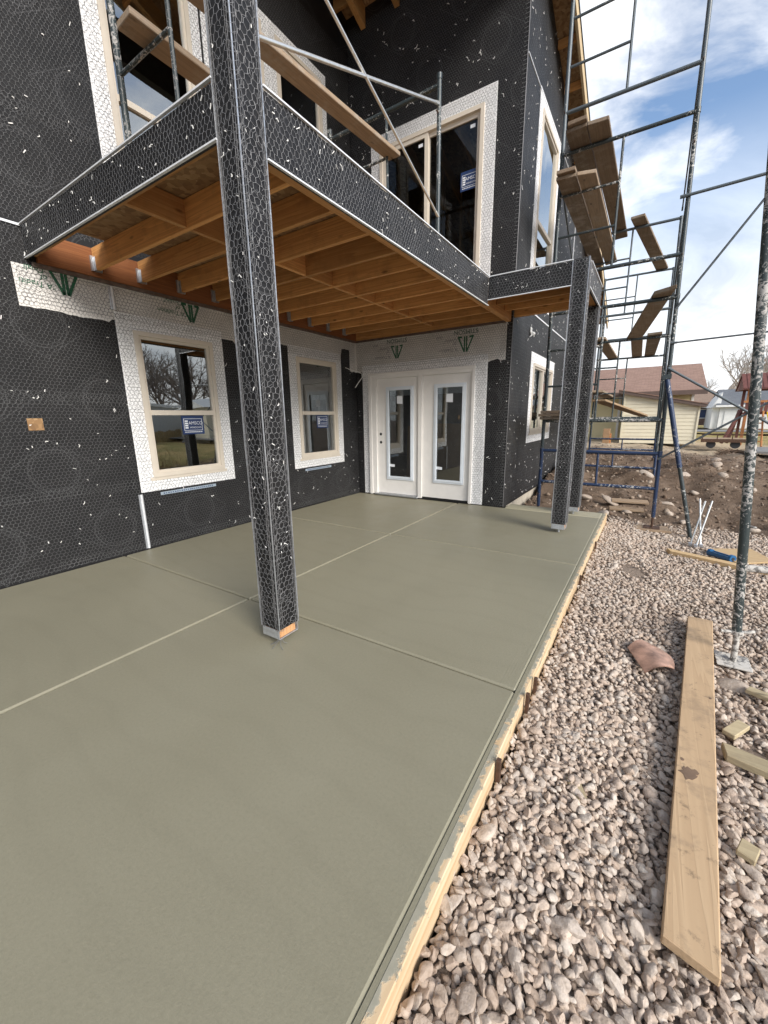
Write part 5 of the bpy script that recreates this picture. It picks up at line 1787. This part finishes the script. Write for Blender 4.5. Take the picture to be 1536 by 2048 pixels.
bh = thing('house', 'distant brown brick house with a tan hip roof', 'house', (8.8, 45.0, 0.3))
MB().box(3.0, 11.5, 45.0, 54.0, 0.2, 2.05).build('wall', 'brick', bh)
mb = MB()
mb.v = [(2.4, 44.4, 2.0), (12.1, 44.4, 2.0), (12.1, 54.6, 2.0), (2.4, 54.6, 2.0), (6.0, 49.5, 4.1), (8.6, 49.5, 4.1)]
mb.f = [(0, 1, 5, 4), (1, 2, 5), (2, 3, 4, 5), (3, 0, 4)]
mb.build('roof', 'shingle2', bh)
MB().box(2.4, 12.1, 44.38, 44.42, 1.86, 2.0).build('fascia', 'white', bh)
for x in (8.2, 9.6):
    wn = MB().box(x, x + 0.85, 44.94, 44.99, 0.85, 1.75).build('window', 'white', bh)
    MB().poly([(x + 0.08, 44.935, 0.92), (x + 0.77, 44.935, 0.92), (x + 0.77, 44.935, 1.68), (x + 0.08, 44.935, 1.68)]).build('pane', 'navy', wn)

ga = thing('garage', 'white garage with a dark grey shingle roof', 'garage', (10.5, 40.0, 0.0))
MB().box(9.35, 15.0, 40.0, 46.0, 0.0, 1.95).build('wall', 'white', ga)
MB().prism([(9.0, 39.6, 1.95), (15.4, 39.6, 1.95), (15.4, 43.0, 3.35), (9.3, 43.0, 3.35)], (0, 0, 0.08)).build('roof', 'shingle3', ga, fixn=True)
MB().prism([(9.3, 43.0, 3.35), (15.4, 43.0, 3.35), (15.4, 46.4, 1.95), (9.0, 46.4, 1.95)], (0, 0, 0.08)).build('roof', 'shingle3', ga, fixn=True)
MB().box(9.0, 15.4, 39.55, 39.6, 1.84, 2.0).build('gutter', 'white', ga)
MB().prism([(8.75, 39.9, 1.8), (9.35, 39.9, 1.8), (9.35, 39.9, 3.1)], (0, 5.0, 0)).build('gable', 'white', ga, fixn=True)
MB().box(8.85, 9.34, 40.2, 45.0, 0.0, 1.8).build('porch', 'white', ga)
MB().box(9.7, 11.9, 39.96, 39.99, 0.05, 1.6).build('garage_door', 'white', ga)
for k in range(4):
    MB().box(9.7, 11.9, 39.945, 39.96, 0.06 + k * 0.39, 0.42 + k * 0.39).build('door_section', 'white', ga)

# red play tower
ps = thing('play_tower', 'red-stained wooden play tower with a gabled roof and orange ladder', 'play tower', (7.7, 15.0, 0.15))
for x in (7.42, 8.5):
    for y in (15.0, 16.1):
        MB().box(x, x + 0.09, y, y + 0.09, 0.1, 2.25).build('post', 'orange' if (x < 8 and y < 15.5) else 'redwood', ps)
MB().box(7.36, 8.65, 14.98, 16.2, 1.28, 1.36).build('platform', 'redwood', ps)
for k in range(9):
    MB().box(7.40 + k * 0.14, 7.50 + k * 0.14, 14.95, 14.98, 1.36, 1.72).build('rail_slat', 'redwood', ps)
MB().box(7.34, 8.68, 14.92, 14.95, 1.72, 1.80).build('rail', 'orange', ps)
for s_, nm in ((1, 'a'), (-1, 'b')):
    y0, y1 = (14.7, 15.6) if s_ == 1 else (16.5, 15.6)
    mb = MB()
    mb.prism([(7.22, y0, 2.2), (8.8, y0, 2.2), (8.8, y1, 2.78), (7.22, y1, 2.78)], (0, 0, 0.04))
    mb.build('roof', 'redwood', ps, fixn=True)
    for k in range(11):
        xx = 7.22 + k * 0.145
        MB().prism([(xx, y0, 2.243), (xx + 0.12, y0, 2.243), (xx + 0.12, y1, 2.823), (xx, y1, 2.823)], (0, 0, 0.015)).build('roof_board', 'redwood', ps, fixn=True)
MB().prism([(7.25, 14.8, 2.2), (7.25, 16.4, 2.2), (7.25, 15.6, 2.72)], (0.03, 0, 0)).build('gable', 'redwood', ps, fixn=True)
for y in (14.62, 14.95):
    MB().tube((7.62 if y < 14.8 else 7.95, 14.2, 0.12), (7.62 if y < 14.8 else 7.95, 14.95, 1.4), 0.03, 6).build('ladder_rail', 'orange', ps)
for k in range(5):
    MB().tube((7.62, 14.3 + k * .13, 0.3 + k * .22), (7.95, 14.3 + k * .13, 0.3 + k * .22), 0.022, 6).build('ladder_rung', 'orange', ps)
MB().prism([(8.05, 13.2, 0.2), (8.4, 13.2, 0.2), (8.4, 14.95, 1.32), (8.05, 14.95, 1.32)], (0, 0, 0.05)).build('slide', 'yellowp', ps, fixn=True)
for a, b in (((7.35, 15.2, 1.45), (6.85, 14.7, 0.2)), ((7.35, 15.6, 1.45), (7.05, 15.0, 0.2))):
    MB().tube(a, b, 0.06, 6).build('brace', 'redwood', ps)
# flat-bed utility trailer
tr = thing('utility_trailer', 'low rusty flat-bed trailer parked beyond the dirt', 'trailer', (6.8, 13.8, 0.1))
MB().box(6.12, 7.42, 13.3, 14.5, 0.36, 0.42).build('bed', 'plankx', tr)
MB().box(6.08, 7.46, 13.24, 13.3, 0.30, 0.42).build('side_rail', 'rust', tr)
for k in range(4):
    MB().box(6.1 + k * 0.43, 6.13 + k * 0.43, 13.25, 13.28, 0.42, 0.56).build('stake', 'rust', tr)
MB().box(6.08, 7.46, 13.25, 13.28, 0.56, 0.59).build('top_rail', 'rust', tr)
for x in (6.4, 7.1):
    MB().tube((x, 13.32, 0.22), (x, 13.5, 0.22), 0.14, 14).build('wheel', 'toolblack', tr, smooth=True)
# driveway
dv = MB().box(7.0, 30.0, 11.0, 12.8, 0.0, 0.0)
dv = MB()
dv.prism([(6.9, 10.2, 0.16), (40, 9.0, 0.16), (40, 11.4, 0.16), (7.3, 12.4, 0.16)], (0, 0, 0.06))
struct(dv.build('driveway', 'asphalt', None, fixn=True))
dv = MB()
dv.prism([(-30, 33.0, -0.02), (60, 33.0, -0.02), (60, 37.0, -0.02), (-30, 37.0, -0.02)], (0, 0, 0.05))
struct(dv.build('road', 'asphalt', None, fixn=True))


# bare trees -------------------------------------------------------------
def tree(name, label, base, h, seed, mat='bark', spread=0.55, levels=5, r0=None, group='bare trees'):
    rnd = random.Random(seed)
    t = thing(name, label, 'tree', base, group)
    trunk, crown = MB(), MB()

    def grow(p, d, L, r, lev):
        n = 3 if lev < 2 else 2
        q = p
        for i in range(n):
            d = (d + Vector((rnd.gauss(0, .12), rnd.gauss(0, .12), rnd.gauss(0.04, .08)))).normalized()
            q2 = q + d * (L / n)
            ra, rb = r * (1 - 0.3 * i / n), r * (1 - 0.3 * (i + 1) / n)
            (trunk if lev == 0 else crown).tube(q, q2, ra, 6 if lev < 2 else 3, rb, cap=False)
            if lev >= 1 and lev < levels and rnd.random() < 0.75:
                sd = (d + Vector((rnd.gauss(0, 1), rnd.gauss(0, 1), rnd.gauss(0.1, .6))) * spread).normalized()
                grow(q2, sd, L * rnd.uniform(.45, .75), rb * 0.55, lev + 1)
            q = q2
        if lev < levels:
            for _ in range(3 if lev < 3 else 2):
                sd = (d + Vector((rnd.gauss(0, 1), rnd.gauss(0, 1), rnd.gauss(0.15, .5))) * spread).normalized()
                grow(q, sd, L * rnd.uniform(.58, .85), r * 0.6, lev + 1)
    grow(Vector(base), Vector((0, 0, 1)), h * 0.26, r0 or h * 0.022, 0)
    trunk.build('trunk', mat, t, smooth=True)
    crown.build('crown', mat, t)
    return t


tree('bare_tree', 'pale bare tree directly behind the white garage roof', (10.8, 56, 0), 12.5, 3, 'barkpale')
tree('bare_tree', 'pale bare tree right of the white garage, behind the play tower', (13.8, 54, 0), 11.0, 5, 'barkpale')
tree('bare_tree', 'low bare tree between the brown roof and the white garage', (8.9, 60, 0), 8.0, 8, 'barkpale')
for k, (x, y, h) in enumerate(((33, 10.5, 11), (36, 14.0, 13), (32, 17.0, 10), (37, 20.0, 13), (33, 24, 11), (35, 32, 12), (31, 13.6, 8), (34, 18.6, 9))):
    tree('bare_tree', ('tall bare tree', 'wide bare tree', 'short bare tree', 'broad bare tree', 'slim bare tree', 'big bare tree', 'low bushy bare tree', 'low spreading bare tree')[k] + ' mirrored in the patio windows, in the side yard', (x, y, -0.2), h, 20 + k, 'bark', levels=5, r0=0.2)
# side yard mirrored in the windows
mh = thing('mobile_home', 'long grey mobile home mirrored in the patio windows', 'mobile home', (24, 0, -0.2))
MB().box(25, 29, 2, 17.0, -0.2, 2.3).build('wall', 'greywall', mh)
MB().box(24.8, 29.2, 1.8, 17.2, 2.3, 2.5).build('roof', 'white', mh)
for y in (4, 8, 12, 15):
    MB().box(24.96, 24.99, y, y + 1.1, 0.8, 1.7).build('window', 'navy', mh)
ys = thing('shed', 'pale yellow shed mirrored in the patio windows', 'shed', (20, 11.5, -0.2))
MB().box(20, 23, 10.4, 14.0, -0.2, 2.1).build('wall', 'cream', ys)
MB().prism([(19.8, 10.2, 2.1), (23.2, 10.2, 2.1), (21.5, 10.2, 2.7)], (0, 3.8, 0)).build('roof', 'white', ys, fixn=True)
wf = thing('fence', 'weathered plank fence mirrored in the patio windows', 'fence', (23.5, 5, -0.2))
for k in range(90):
    y = 2 + k * 0.2
    MB().box(23.5, 23.52, y, y + 0.18, -0.2, 0.7 + 0.05 * math.sin(k * 1.7)).build('picket', 'dry', wf)
mb = MB()
for _ in range(14000):
    x, y = random.uniform(8.6, 23.0), random.uniform(-4, 15)
    h = random.uniform(.1, .38)
    a = random.uniform(0, 6.28)
    z = float(-0.22)
    dx, dy = math.cos(a) * .012, math.sin(a) * .012
    lx, ly = random.gauss(0, .12), random.gauss(0, .12)
    mb.poly([(x - dx, y - dy, z), (x + dx, y + dy, z), (x + lx, y + ly, z + h)])
tag(stuff(mb.build('dry_grass', 'dry')), 'tall dry yellow grass of the side yard mirrored in the windows', 'grass')
# brush heap on the dirt
mb = MB()
for _ in range(220):
    a, r_ = random.uniform(0, 6.28), random.random() ** .5 * .38
    x, y = 6.75 + r_ * math.cos(a), 11.3 + r_ * math.sin(a) * .7
    z = float(gh(x, y)) + (0.38 - r_) * .45
    t_ = random.uniform(0, 6.28)
    mb.tube((x, y, z), (x + .2 * math.cos(t_), y + .2 * math.sin(t_), z + random.uniform(-.08, .06)), .008, 3, cap=False)
tag(mb.build('brush_heap', 'root'), 'small heap of brown brush on the far dirt', 'brush heap')
